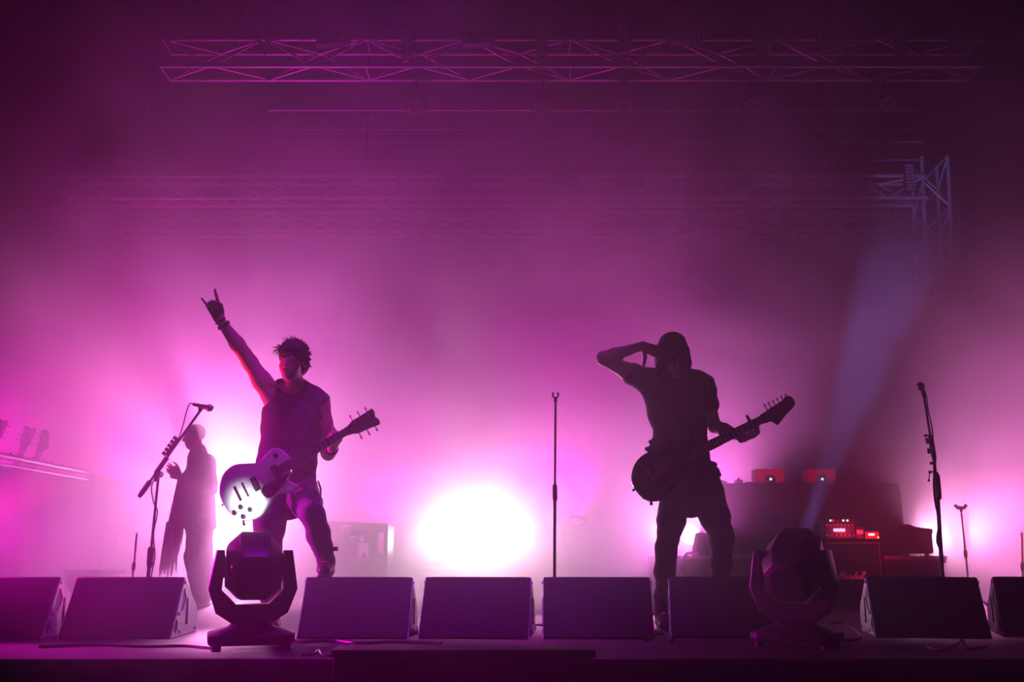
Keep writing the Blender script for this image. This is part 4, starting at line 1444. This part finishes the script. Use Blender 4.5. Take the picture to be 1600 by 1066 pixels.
    if strap:
        Mi = (M @ Matrix.Diagonal((s, s, s, 1))).inverted()
        pts = smooth_path([Mi @ V(q) for q in strap], 8)
        rings = []
        for i, q in enumerate(pts):
            tg = (pts[min(i + 1, len(pts) - 1)] - pts[max(0, i - 1)]).normalized()
            sd_ = tg.cross(V((0, 0, 1))).normalized()
            if rings and sd_.dot(last) < 0:
                sd_ = -sd_
            last = sd_
            nn_ = tg.cross(sd_)
            rings.append([q + sd_ * .024 + nn_ * .002, q - sd_ * .024 + nn_ * .002, q - sd_ * .024 - nn_ * .002, q + sd_ * .024 - nn_ * .002])
        part('strap', MB().loft(rings), M_STRAP, t, angle=60)
    ja = V((.03, -.12, 0))
    part('jack_plug', MB().tube([(.06, -.13, 0), (.05, -.168, 0)] if lp else [(.05, -.112, 0), (.04, -.145, 0)], [.006, .009], 8), M_BLACKMETAL, t)
    return t


# ================================================================== people
def wrinkle(sc_=26, seed=0.0):
    return lambda X, Y, Z: (np.sin(X * sc_ + 5 * np.sin(Z * 9 + seed) + seed) * np.sin(Z * sc_ * 1.3 + 4 * np.sin(Y * 11 + X * 7 + seed)))


def knots(F, pts, r, k=.006):
    for i in range(len(pts) - 1):
        F.cone(pts[i], pts[i + 1], r, r, k)


def boot(F, S, ankle, heel_floor, toe_dir, up=(0, 0, 1), L_=.285, shin=(0, 0, 1), shaft=.10):
    """ankle boot (F) and sole (S); heel_floor = point under the heel on the ground"""
    d = V(toe_dir).normalized()
    u = V(up)
    u = (u - d * u.dot(d)).normalized()
    sd = d.cross(u)
    h = V(heel_floor)
    F.cone(V(ankle) + V(shin).normalized() * shaft, V(ankle), .056, .050, .02)
    F.cone(V(ankle), h + d * .03 + u * .05, .048, .042, .02)
    F.cone(h + d * .03 + u * .045, h + d * .14 + u * .05, .042, .044, .02, (u, .85))
    F.cone(h + d * .14 + u * .047, h + d * (L_ - .07) + u * .038, .045, .036, .02, (u, .8))
    F.clip(h + u * .012, -u)
    S.cone(h + d * .02 + u * .008, h + d * .12 + u * .008, .036, .034, .01, (u, .33))
    S.cone(h + d * .12 + u * .008, h + d * (L_ - .06) + u * .008, .042, .038, .01, (u, .28))
    S.cone(h + d * .015 + u * .012, h + d * .05 + u * .012, .034, .034, .004, (u, .45))


HORN = ((4, 6, 4), (78, 95, 60), (80, 95, 60), (6, 8, 5))
GRIP = ((50, 60, 40), (55, 65, 45), (58, 68, 45), (55, 65, 45))
RELAX = ((18, 25, 15), (28, 35, 20), (34, 40, 25), (38, 42, 28))


def person_one():
    Y = 6.08
    root = thing('person', 'guitarist in a sleeveless top raising one arm, one boot on a wedge', 'person', (P(447, 985, 6.05).x, 6.05, 0))
    neck = P(459, 613, Y + .02)
    hc = P(457, 566, 5.98)
    sr, sl = P(424, 618, Y), P(500, 632, Y + .01)
    er, wr = P(382, 553, Y - .05), P(343.5, 500, Y - .12)
    el, wl = P(513, 708, Y + .04), P(519, 700, Y - .17)
    chest, waist, pel = P(457, 665, Y), P(448, 722, Y), P(446, 757, Y + .02)
    hr, hl = P(423, 772, Y), P(470, 772, Y)
    kr, ar = P(420, 868, Y - .06), P(423, 958, Y + .03)
    kl, al = P(489, 806, 5.66), P(510, 877, 5.84)
    B = Field((-2.05, 5.5, -.01), (-.90, 6.45, 2.16), .0075)
    fl_ = (V((0, 1, 0)), .62)
    # torso
    T = B.like()
    T.cone(sr.lerp(sl, .22), sl.lerp(sr, .15), .085, .085, .05, fl_)
    T.cone(neck + V((0, 0, -.06)), chest, .15, .172, .06, fl_)
    T.cone(chest, waist, .172, .165, .06, fl_)
    T.cone(waist, pel, .165, .170, .06, fl_)
    T.cone(sr.lerp(sl, .12), chest + V((-.06, 0, .02)), .075, .10, .05, fl_)
    T.cone(sl.lerp(sr, .08), chest + V((.06, 0, .02)), .075, .10, .05, fl_)
    B.a = np.minimum(B.a, T.a + .012)
    B.cone(neck + V((0, .01, -.04)), hc + V((0, .025, -.06)), .066, .056, .04)
    B.cone(neck + V((0, 0, -.02)), sr.lerp(neck, .2), .055, .055, .05)
    B.cone(neck + V((0, 0, -.02)), sl.lerp(neck, .2), .055, .055, .05)
    # arms
    B.chain([sr, sr.lerp(er, .35), sr.lerp(er, .8), er], [.060, .056, .044, .040], .03)
    B.chain([er, er.lerp(wr, .3), wr], [.042, .044, .027], .02)
    B.chain([sl, sl.lerp(el, .4), el], [.062, .054, .043], .03)
    B.chain([el, el.lerp(wl, .35), wl], [.043, .042, .028], .02)
    # legs under the jeans
    B.chain([hr, kr, ar], [.080, .048, .030], .015)
    B.chain([hl, kl, al], [.080, .048, .030], .015)
    B.chain([ar, ar + V((.03, -.13, -.055))], [.03, .02], .01)
    B.chain([al, al + V((.01, -.13, -.045))], [.03, .02], .01)
    head(B, hc, V((-.20, -1, -.10)), (.02, -.10, 1), 1.0)
    d = (P(327, 463, Y - .14) - wr).normalized()
    hand(B, wr + d * .008, d, V((1, 0, .5)), V((0, -1, .1)), HORN, splay=(.20, .05, -.06, -.22), size=1.12,
         thumb_dirs=((.9, .35, .5), (.8, -.55, .8), (.35, -1, .35)))
    hand(B, wl, V((.35, -.75, .30)), V((.85, 0, .5)), V((-.5, -.1, .8)), ((62, 62, 45), (60, 62, 45), (58, 62, 45), (55, 60, 45)), size=1.05,
         thumb_dirs=((.35, .3, .9), (.2, .1, 1), (-.1, 0, 1)))
    field_part('body', B, M_SKIN, root)
    # sleeveless top with a high neck
    S = B.like()
    S.a = T.a.copy()
    S.cone(neck + V((0, .005, -.03)), neck + V((0, .0, .028)), .078, .066, .03)
    S.cone(sl, sl.lerp(el, .18), .066, .062, .03)
    S.cone(pel, pel + V((0, 0, -.05)), .17, .172, .03, fl_)
    # arm holes
    S.cone(sr + V((-.035, 0, .015)), er, .088, .12, .006, cut=True)
    S.cone(sl + V((.058, 0, -.04)), sl + V((.16, 0, -.10)), .075, .12, .006, cut=True)
    S.ripple(wrinkle(24, .4), .0035)
    field_part('sleeveless_top', S, M_TEE, root, 'dark sleeveless top')
    # jeans
    J = B.like()
    J.cone(hr.lerp(hl, .2) + V((0, .01, .02)), hl.lerp(hr, .2) + V((0, .01, .02)), .135, .135, .05, (V((0, 1, 0)), .85))
    J.chain([hr, hr.lerp(kr, .5), kr, kr.lerp(ar, .35), ar + V((0, 0, .05))], [.108, .092, .073, .070, .056], .03)
    J.chain([hl, hl.lerp(kl, .5), kl, kl.lerp(al, .4), al.lerp(kl, .22)], [.106, .086, .066, .062, .058], .03)
    J.clip(pel + V((0, 0, .06)), (0, 0, 1))
    J.ripple(wrinkle(30, 1.7), .0035)
    field_part('jeans', J, M_DENIM, root, 'dark slim jeans')
    # boots
    for (an, hf, td, up, sh) in ((ar, V((ar.x, ar.y + .05, 0)), V((.25, -1, 0)), (0, 0, 1), kr - ar), (al, V((al.x, al.y + .035, .298)), V((.10, -1, .06)), (0, 0, 1), kl - al)):
        F, S2 = B.like(), B.like()
        boot(F, S2, an, hf, td, up, shin=sh, shaft=.12)
        bo = field_part('boot', F, M_LEATHER, root)
        field_part('sole', S2, M_SOLE, bo)
        for k in range(4):
            q = an + V((0, -.058 - .018 * k, .085 - .034 * k))
            part('lace', MB().tube([q + V((-.03, .01, .0)), q + V((0, -.008, .006)), q + V((.03, .01, .0))], .004, 6), M_STRAP, bo, world=True)
        part('boot_strap', MB().tube([an + V(sh).normalized() * .085 + V((.056 * math.cos(a), .056 * math.sin(a), 0)) for a in [2 * math.pi * k / 16 for k in range(17)]], .011, 6), M_LEATHER, bo, world=True)
    part('boot_buckle', MB().box((-.012, -.012, -.012), (.028, .012, .012), Matrix.Translation(al + (kl - al).normalized() * .085 + V((.06, -.01, 0)))), M_LEATHER, bo, .004, world=True)
    # hair
    H = Field(hc - V((.16, .17, .16)), hc + V((.16, .17, .18)), .0042)
    H.ell(hc + V((0, .012, .045)), (.086, .104, .088), .02)
    H.ell(hc + V((.02, .05, .0)), (.075, .07, .085), .02)
    H.ell(hc + V((0, -.01, .080)), (.072, .080, .050), .02)
    H.ell(hc + V((-.02, -.115, -.050)), (.086, .088, .105), .010, cut=True)
    rnd = random.Random(5)
    for k in range(130):
        a = rnd.uniform(0, 2 * math.pi)
        e = rnd.uniform(.1, 1.35)
        dr = V((math.cos(a) * math.cos(e), math.sin(a) * math.cos(e) + .15, math.sin(e)))
        if dr.y < -.75:
            continue
        p_ = hc + V((dr.x * .080, dr.y * .09, .04 + dr.z * .085))
        sw = V((rnd.uniform(-.6, .5), rnd.uniform(-.5, .3), rnd.uniform(-.2, .5)))
        H.cone(p_, p_ + (dr * .6 + sw * .5).normalized() * rnd.uniform(.016, .034), .009, .003, .008)
    for (px, py) in ((485, 562), (485, 553), (481, 545), (473, 538), (456, 534), (464, 535), (446, 536), (484, 572)):
        H.cone(hc + V((.02, 0, .06)), P(px, py, 5.98), .03, .007, .02)
    for k in range(14):                                    # fringe over the forehead
        x_ = -.056 + .009 * k
        H.chain([hc + V((x_ * .8, -.055, .092)), hc + V((x_, -.090, .070)), hc + V((x_ * 1.05 - .010, -.098, .044 + .012 * math.sin(k * 2.3)))], [.012, .008, .003], .007)
    hr_ = field_part('hair', H, M_HAIR, root, 'dark tousled hair')
    ws = MB()
    for k in range(70):                                    # loose wisps at the temple and crown
        if k < 16:
            q0_ = hc + V((-.062 + .01 * rnd.random(), -.03 + .02 * rnd.random(), .045 + .05 * rnd.random()))
            q2_ = P(424 + 9 * rnd.random(), 540 + 17 * rnd.random(), 5.96)
        elif k > 30:
            a = rnd.uniform(.2, 2.9)
            q0_ = hc + V((.07 * math.cos(a), -.02 + .06 * rnd.random(), .05 + .075 * math.sin(a)))
            q2_ = q0_ + V((.03 * math.cos(a) - .02 * rnd.random(), -.01, .028 * math.sin(a) + .01))
        else:
            q0_ = hc + V((.05 + .02 * rnd.random(), .0, .02 + .07 * rnd.random()))
            q2_ = P(482 + 6 * rnd.random(), 546 + 30 * rnd.random(), 5.99)
        ws.tube(smooth_path([q0_, q0_.lerp(q2_, .5) + V((0, -.004, .014 * rnd.random())), q2_], 4), [.0032 * (1 - j / 12) for j in range(9)], 5)
    part('loose_strands', ws, M_HAIR, hr_, world=True, kind='stuff')
    # bracelets, ear ring
    for f, r_ in ((.97, .031), (.86, .035), (.82, .036)):
        c = er.lerp(wr, f)
        ax = (wr - er).normalized()
        m = frame(c, ax.orthogonal(), ax)
        part('wristband', MB().tube([m @ V((r_ * math.cos(a), r_ * math.sin(a), 0)) for a in [2 * math.pi * k / 20 for k in range(21)]], .0065, 8), M_LEATHER, root, world=True)
    m = frame(el.lerp(wl, .86), (wl - el).orthogonal(), (wl - el))
    part('wristband', MB().tube([m @ V((.034 * math.cos(a), .034 * math.sin(a), 0)) for a in [2 * math.pi * k / 20 for k in range(21)]], .008, 8), M_LEATHER, root, world=True)
    # wallet chain at the hip
    part('key_chain', MB().tube(smooth_path([P(497, 752, 6.0), P(501, 765, 5.98), P(500, 780, 5.98), P(497, 784, 6.0)], 5), .006, 6), M_STEEL, root, world=True)
    return root


def person_two():
    Y = 6.12
    root = thing('person', 'long-haired guitarist in a dark tee holding one hand to the ear', 'person', (P(1080, 985, 6.1).x, 6.1, 0))
    neck = P(1061, 590, Y + .02)
    hc = P(1051, 553, 6.02)
    sr, sl = P(1013, 598, Y), P(1100, 604, Y)
    er, wr = P(943, 560, Y - .06), P(1003, 541, Y - .10)
    el, wl = P(1116, 666, Y + .03), P(1163, 684, Y - .17)
    chest, waist, pel = P(1059, 640, Y), P(1064, 700, Y), P(1075, 750, Y + .01)
    hr, hl = P(1057, 768, Y), P(1103, 768, Y)
    kr, ar = P(1041, 858, Y - .08), P(1036, 957, Y - .02)
    kl, al = P(1128, 840, Y - .04), P(1126, 952, Y + .10)
    B = Field((.45, 5.6, -.01), (1.85, 6.55, 1.98), .0075)
    fl_ = (V((0, 1, 0)), .62)
    T = B.like()
    T.cone(sr.lerp(sl, .15), sl.lerp(sr, .1), .08, .08, .05, fl_)
    T.cone(neck + V((-.005, 0, -.06)), chest, .14, .172, .06, fl_)
    T.cone(chest, waist, .172, .150, .06, fl_)
    T.cone(waist, pel, .150, .165, .06, fl_)
    T.cone(sr.lerp(sl, .08), chest + V((-.06, 0, .02)), .07, .10, .06, fl_)
    T.cone(sl.lerp(sr, .06), chest + V((.06, 0, .02)), .07, .10, .06, fl_)
    B.a = np.minimum(B.a, T.a + .012)
    B.cone(neck + V((0, .01, -.04)), hc + V((.01, .025, -.05)), .062, .055, .04)
    B.cone(neck + V((0, 0, -.02)), sr.lerp(neck, .2), .05, .05, .05)
    B.cone(neck + V((0, 0, -.02)), sl.lerp(neck, .2), .05, .05, .05)
    B.chain([sr, sr.lerp(er, .45), er], [.062, .050, .042], .03)
    B.chain([er, er.lerp(wr, .3), wr], [.042, .041, .027], .02)
    B.chain([sl, sl.lerp(el, .45), el], [.058, .047, .039], .03)
    B.chain([el, el.lerp(wl, .35), wl], [.040, .040, .027], .02)
    B.chain([hr, kr, ar], [.080, .046, .028], .015)
    B.chain([hl, kl, al], [.080, .046, .028], .015)
    B.chain([ar, ar + V((-.01, -.13, -.055))], [.028, .02], .01)
    B.chain([al, al + V((.025, -.13, -.055))], [.028, .02], .01)
    head(B, hc, V((.05, -1, -.55)), (0, -.3, 1), 1.0)
    # hand at the ear: palm towards the head, thumb hanging down
    hand(B, wr, V((.80, -.02, -.30)), V((-.1, -.25, -1)), V((.3, 1, -.1)), ((25, 35, 20), (28, 35, 20), (32, 35, 20), (36, 35, 20)), size=1.05,
         thumb_dirs=((.45, 1, -.1), (.12, 1, -.1), (.05, 1, 0)))
    hand(B, wl, V((.45, -.70, .10)), V((.85, .1, .5)), V((-.45, -.1, .85)), ((62, 62, 45), (60, 62, 45), (58, 62, 45), (55, 60, 45)), size=1.05,
         thumb_dirs=((.35, .5, .9), (.2, .3, 1), (-.1, .1, 1)))
    field_part('body', B, M_SKIN, root)
    # tee shirt
    S = B.like()
    S.a = T.a.copy()
    S.cone(sr, sr.lerp(er, .32), .074, .072, .03)
    S.cone(sl, sl.lerp(el, .48), .070, .064, .03)
    S.cone(pel, pel + V((0, 0, -.06)), .165, .172, .03, fl_)
    S.cone(neck + V((0, -.01, -.02)), neck + V((0, -.02, .08)), .060, .065, .006, cut=True)
    for k, (px, py) in enumerate(((1015, 690), (1010, 702), (1008, 715), (1120, 735), (1124, 742))):
        S.cone(waist.lerp(pel, .3), P(px, py, Y), .07, .014, .03)
    S.ripple(wrinkle(22, 2.4), .005)
    field_part('tee_shirt', S, M_TEE, root, 'dark short-sleeved tee shirt')
    J = B.like()
    J.cone(hr.lerp(hl, .2) + V((0, .01, .02)), hl.lerp(hr, .2) + V((0, .01, .02)), .130, .130, .05, (V((0, 1, 0)), .85))
    J.chain([hr, hr.lerp(kr, .5), kr, kr.lerp(ar, .35), kr.lerp(ar, .75), ar + V((0, 0, .04))], [.105, .083, .062, .060, .042, .037], .03)
    J.chain([hl, hl.lerp(kl, .5), kl, kl.lerp(al, .35), al + V((0, 0, .04))], [.108, .090, .069, .062, .045], .03)
    J.clip(pel + V((0, 0, .04)), (0, 0, 1))
    J.ripple(wrinkle(34, .9), .004)
    field_part('jeans', J, M_DENIM, root, 'dark skinny jeans')
    for (an, td) in ((ar, V((-.08, -1, 0))), (al, V((.2, -1, 0)))):
        F, S2 = B.like(), B.like()
        boot(F, S2, an, V((an.x, an.y + .05, 0)), td)
        bo = field_part('shoe', F, M_LEATHER, root)
        field_part('sole', S2, M_SOLE, bo)
        for k in range(4):
            q = an + V((0, -.045 - .022 * k, .03 - .022 * k))
            part('lace', MB().tube([q + V((-.028, .01, .0)), q + V((0, -.008, .006)), q + V((.028, .01, .0))], .004, 6), M_STRAP, bo, world=True)
    H = Field(hc - V((.16, .19, .30)), hc + V((.16, .19, .18)), .0045)
    H.ell(hc + V((0, .015, .045)), (.086, .105, .090), .02)
    H.ell(hc + V((0, .06, -.04)), (.080, .06, .12), .03)
    H.ell(hc + V((0, -.02, .07)), (.078, .085, .060), .02)
    H.ell(hc + V((.0, -.135, -.085)), (.036, .07, .075), .015, cut=True)
    rnd = random.Random(9)
    for k in range(46):
        a = -2.3 + 4.6 * k / 45 + math.pi / 2
        if abs(a - math.pi / 2) > 2.15:
            continue
        p0 = hc + V((.070 * math.cos(a), .015 + .085 * math.sin(a), .05))
        ln = rnd.uniform(.12, .19)
        p1 = hc + V((.084 * math.cos(a) + rnd.uniform(-.006, .006), .02 + .09 * math.sin(a), -.03))
        p2 = p1 + V((rnd.uniform(-.012, .016), rnd.uniform(-.01, .02), -ln * (.75 if math.cos(a) < 0 else 1)))
        H.chain([p0, p1, p2], [.020, .016, .005], .012)
    H.chain([hc + V((.078, -.02, .02)), hc + V((.088, -.02, -.06)), hc + V((.092, -.01, -.145))], [.024, .022, .007], .015)
    H.chain([hc + V((-.078, -.02, .02)), hc + V((-.080, -.03, -.05)), hc + V((-.085, -.03, -.125))], [.020, .018, .007], .015)
    for k in range(9):                                     # strands falling over the brow
        x_ = -.056 + .014 * k
        H.chain([hc + V((x_ * .8, -.075, .085)), hc + V((x_ * 1.1, -.112, .02)), hc + V((x_ * 1.25 + (.012 if x_ > 0 else -.012), -.108, -.075 - .03 * abs(math.sin(k * 2.1))))], [.016, .013, .004], .010)
    field_part('hair', H, M_HAIR, root, 'long straight dark hair')
    m = frame(el.lerp(wl, .93), (wl - el).orthogonal(), (wl - el))
    part('wristband', MB().tube([m @ V((.031 * math.cos(a), .031 * math.sin(a), 0)) for a in [2 * math.pi * k / 20 for k in range(21)]], .007, 8), M_LEATHER, root, world=True)
    return root


def person_three():
    Y = 9.4
    root = thing('person', 'hazy figure with cropped hair in a long loose coat standing upstage, hands at the chest', 'person', (P(310, 945, Y).x, Y, 0))
    hc = P(303, 682, Y)
    neck = P(309, 709, Y)
    sn, sf = P(322, 724, Y - .17), P(315, 722, Y + .17)      # near and far shoulder
    chest, waist, pel = P(311, 752, Y), P(311, 792, Y), P(312, 818, Y)
    en, ef = P(327, 762, Y - .24), P(312, 760, Y + .24)
    wn, wf = P(284, 746, Y - .10), P(281, 744, Y + .05)
    hn, hf_ = P(312, 822, Y - .10), P(312, 822, Y + .10)
    kn_, kf = P(309, 872, Y - .13), P(312, 874, Y + .12)
    an, af = P(316, 928, Y - .13), P(318, 930, Y + .13)
    lo = (P(240, 800, Y).x, 8.95, -.01)
    hi = (P(348, 800, Y).x, 9.85, 1.80)
    B = Field(lo, hi, .009)
    fx = (V((1, 0, 0)), .68)
    T = B.like()
    T.cone(sn, sf, .075, .075, .05)
    T.cone(neck + V((0, 0, -.06)), chest, .13, .165, .06, fx)
    T.cone(chest, waist, .165, .16, .06, fx)
    T.cone(waist, pel, .16, .17, .06, fx)
    B.a = np.minimum(B.a, T.a + .015)
    B.cone(neck + V((0, 0, -.03)), hc + V((.02, 0, -.05)), .06, .055, .03)
    B.chain([sn, en, wn], [.055, .042, .028], .03)
    B.chain([sf, ef, wf], [.055, .042, .028], .03)
    B.chain([hn, kn_, an, an + V((-.16, 0, -.05))], [.085, .055, .04, .03], .03)
    B.chain([hf_, kf, af, af + V((-.16, 0, -.05))], [.085, .055, .04, .03], .03)
    head(B, hc, V((-1, -.25, -.18)), (-.15, 0, 1), .98)
    hand(B, wn, V((-.8, .1, .25)), V((.1, 0, 1)), V((0, 1, 0)), RELAX, size=1.05)
    hand(B, wf, V((-.8, -.1, .55)), V((.2, 0, 1)), V((0, -1, 0)), RELAX, size=1.05)
    field_part('body', B, M_SKIN, root)
    S = B.like()
    S.a = T.a.copy()
    # open front falling long and fringed, back hem shorter
    S.chain([sn, en, en.lerp(wn, .62)], [.085, .075, .062], .04)
    S.chain([sf, ef, ef.lerp(wf, .62)], [.085, .075, .062], .04)
    S.cone(chest, P(314, 822, Y), .175, .185, .05, (V((1, 0, 0)), .72))
    S.cone(P(289, 752, Y - .08), P(275, 832, Y - .10), .07, .088, .05)
    S.cone(P(290, 756, Y + .06), P(278, 830, Y + .06), .065, .085, .05)
    S.cone(neck + V((0, 0, -.03)), neck + V((.01, 0, .03)), .075, .065, .03)
    S.clip(P(312, 826, Y), (0, 0, -1))
    S.ripple(lambda X, Y_, Z: np.sin(X * 60 + 3 * np.sin(Z * 5)) * np.sin(Y_ * 50) * np.clip((1.25 - Z) * 2, 0, 1), .006)
    co = field_part('coat', S, M_GREYCOAT, root, 'long loose coat')
    rnd = random.Random(3)
    for k in range(16):
        f = k / 15
        x0_, x1_ = 262 + 22 * f, 250 + 32 * f + rnd.uniform(-2, 2)
        yb = rnd.uniform(880, 903) - 40 * max(0, f - .6) * 2
        a, b = P(x0_, 815, Y - .12 + .2 * rnd.random()), P(x1_, yb, Y - .14 + .24 * rnd.random())
        mid_ = a.lerp(b, .5) + V((rnd.uniform(-.015, .015), 0, 0))
        rings = []
        w_ = rnd.uniform(.012, .022)
        for q, ww in ((a, w_), (mid_, w_ * 1.1), (b, w_ * .45)):
            rings.append([q + V((-ww, -.003, 0)), q + V((ww, -.003, 0)), q + V((ww, .003, 0)), q + V((-ww, .003, 0))])
        part('coat_fringe', MB().loft(rings), M_GREYCOAT, co, world=True)
    J = B.like()
    J.cone(hn, hf_, .13, .13, .05)
    J.chain([hn, kn_, an + V((0, 0, .03))], [.115, .118, .10], .03)
    J.chain([hf_, kf, af + V((0, 0, .03))], [.115, .118, .10], .03)
    J.ripple(wrinkle(20, .3), .005)
    field_part('trousers', J, M_GREYCOAT, root, 'wide loose trousers')
    for a_ in (an, af):
        F, S2 = B.like(), B.like()
        boot(F, S2, a_, V((a_.x + .05, a_.y, 0)), V((-1, -.05, 0)))
        bo = field_part('shoe', F, M_LEATHER, root)
        field_part('sole', S2, M_SOLE, bo)
    H = B.like()
    H.ell(hc + V((.018, 0, .034)), (.090, .078, .084), .01)
    H.ell(hc + V((-.10, 0, -.03)), (.085, .10, .085), .012, cut=True)
    H.ell(hc + V((0, 0, -.12)), (.12, .12, .07), .012, cut=True)
    field_part('hair', H, M_HAIR, root, 'close-cropped hair')
    return root


person_one()
person_two()
person_three()
make_guitar('electric_guitar', 'cream electric guitar with black pickguard lit white by the moving head', P(350, 788, 5.84), P(590, 647, 5.78), V((0, -1, .12)), 'single', M_CREAM, 'electric guitars in play',
            strap=[P(447, 712, 5.87), P(462, 690, 5.90), P(482, 655, 5.93), P(497, 626, 5.98), P(500, 617, 6.08), P(490, 640, 6.20), P(450, 700, 6.25), P(405, 745, 6.16), P(392, 760, 6.02), P(356, 784, 5.86)])
make_guitar('electric_guitar', 'dark offset-bodied electric guitar held by the long-haired guitarist', P(988, 757, 5.90), P(1243, 630, 5.84), V((0, -1, .1)), 'offset', M_BLACKLACQ, 'electric guitars in play',
            strap=[P(1091, 705, 5.93), P(1098, 680, 5.95), P(1098, 640, 5.97), P(1096, 600, 6.01), P(1094, 590, 6.11), P(1085, 620, 6.24), P(1050, 690, 6.26), P(1022, 735, 6.18), P(1012, 748, 6.05), P(990, 756, 5.92)])
tag(part('cable', MB().tube(smooth_path([P(1026, 772, 5.9), P(1018, 777, 5.9), P(1007, 780, 5.92), P(1004, 776, 5.93), P(1008, 762, 5.95), P(1011, 752, 5.97)], 6), .004, 6), M_CABLE), 'looped guitar cable hanging under the dark guitar', 'cable', 'cables')
for (px, yy, lab, kd, mm) in ((2, 8.15, 'spare guitar in the rack at the very left edge', 'single', M_BLACKLACQ), (52, 8.65, 'spare guitar in the middle of the rack', 'single', M_BLACKLACQ), (74, 8.95, 'spare guitar in the rack with a bright neck edge', 'offset', M_BLACKLACQ)):
    hp = P(px + 8, 662, yy)
    tl = V((-4.52, yy, .56))
    dd = (V((-4.27, yy, zr + .05)) - tl).normalized()
    make_guitar('electric_guitar', lab, tl, tl + dd * 1.03, V((.8, -.6, .2)), kd, mm, 'spare guitars in the rack')
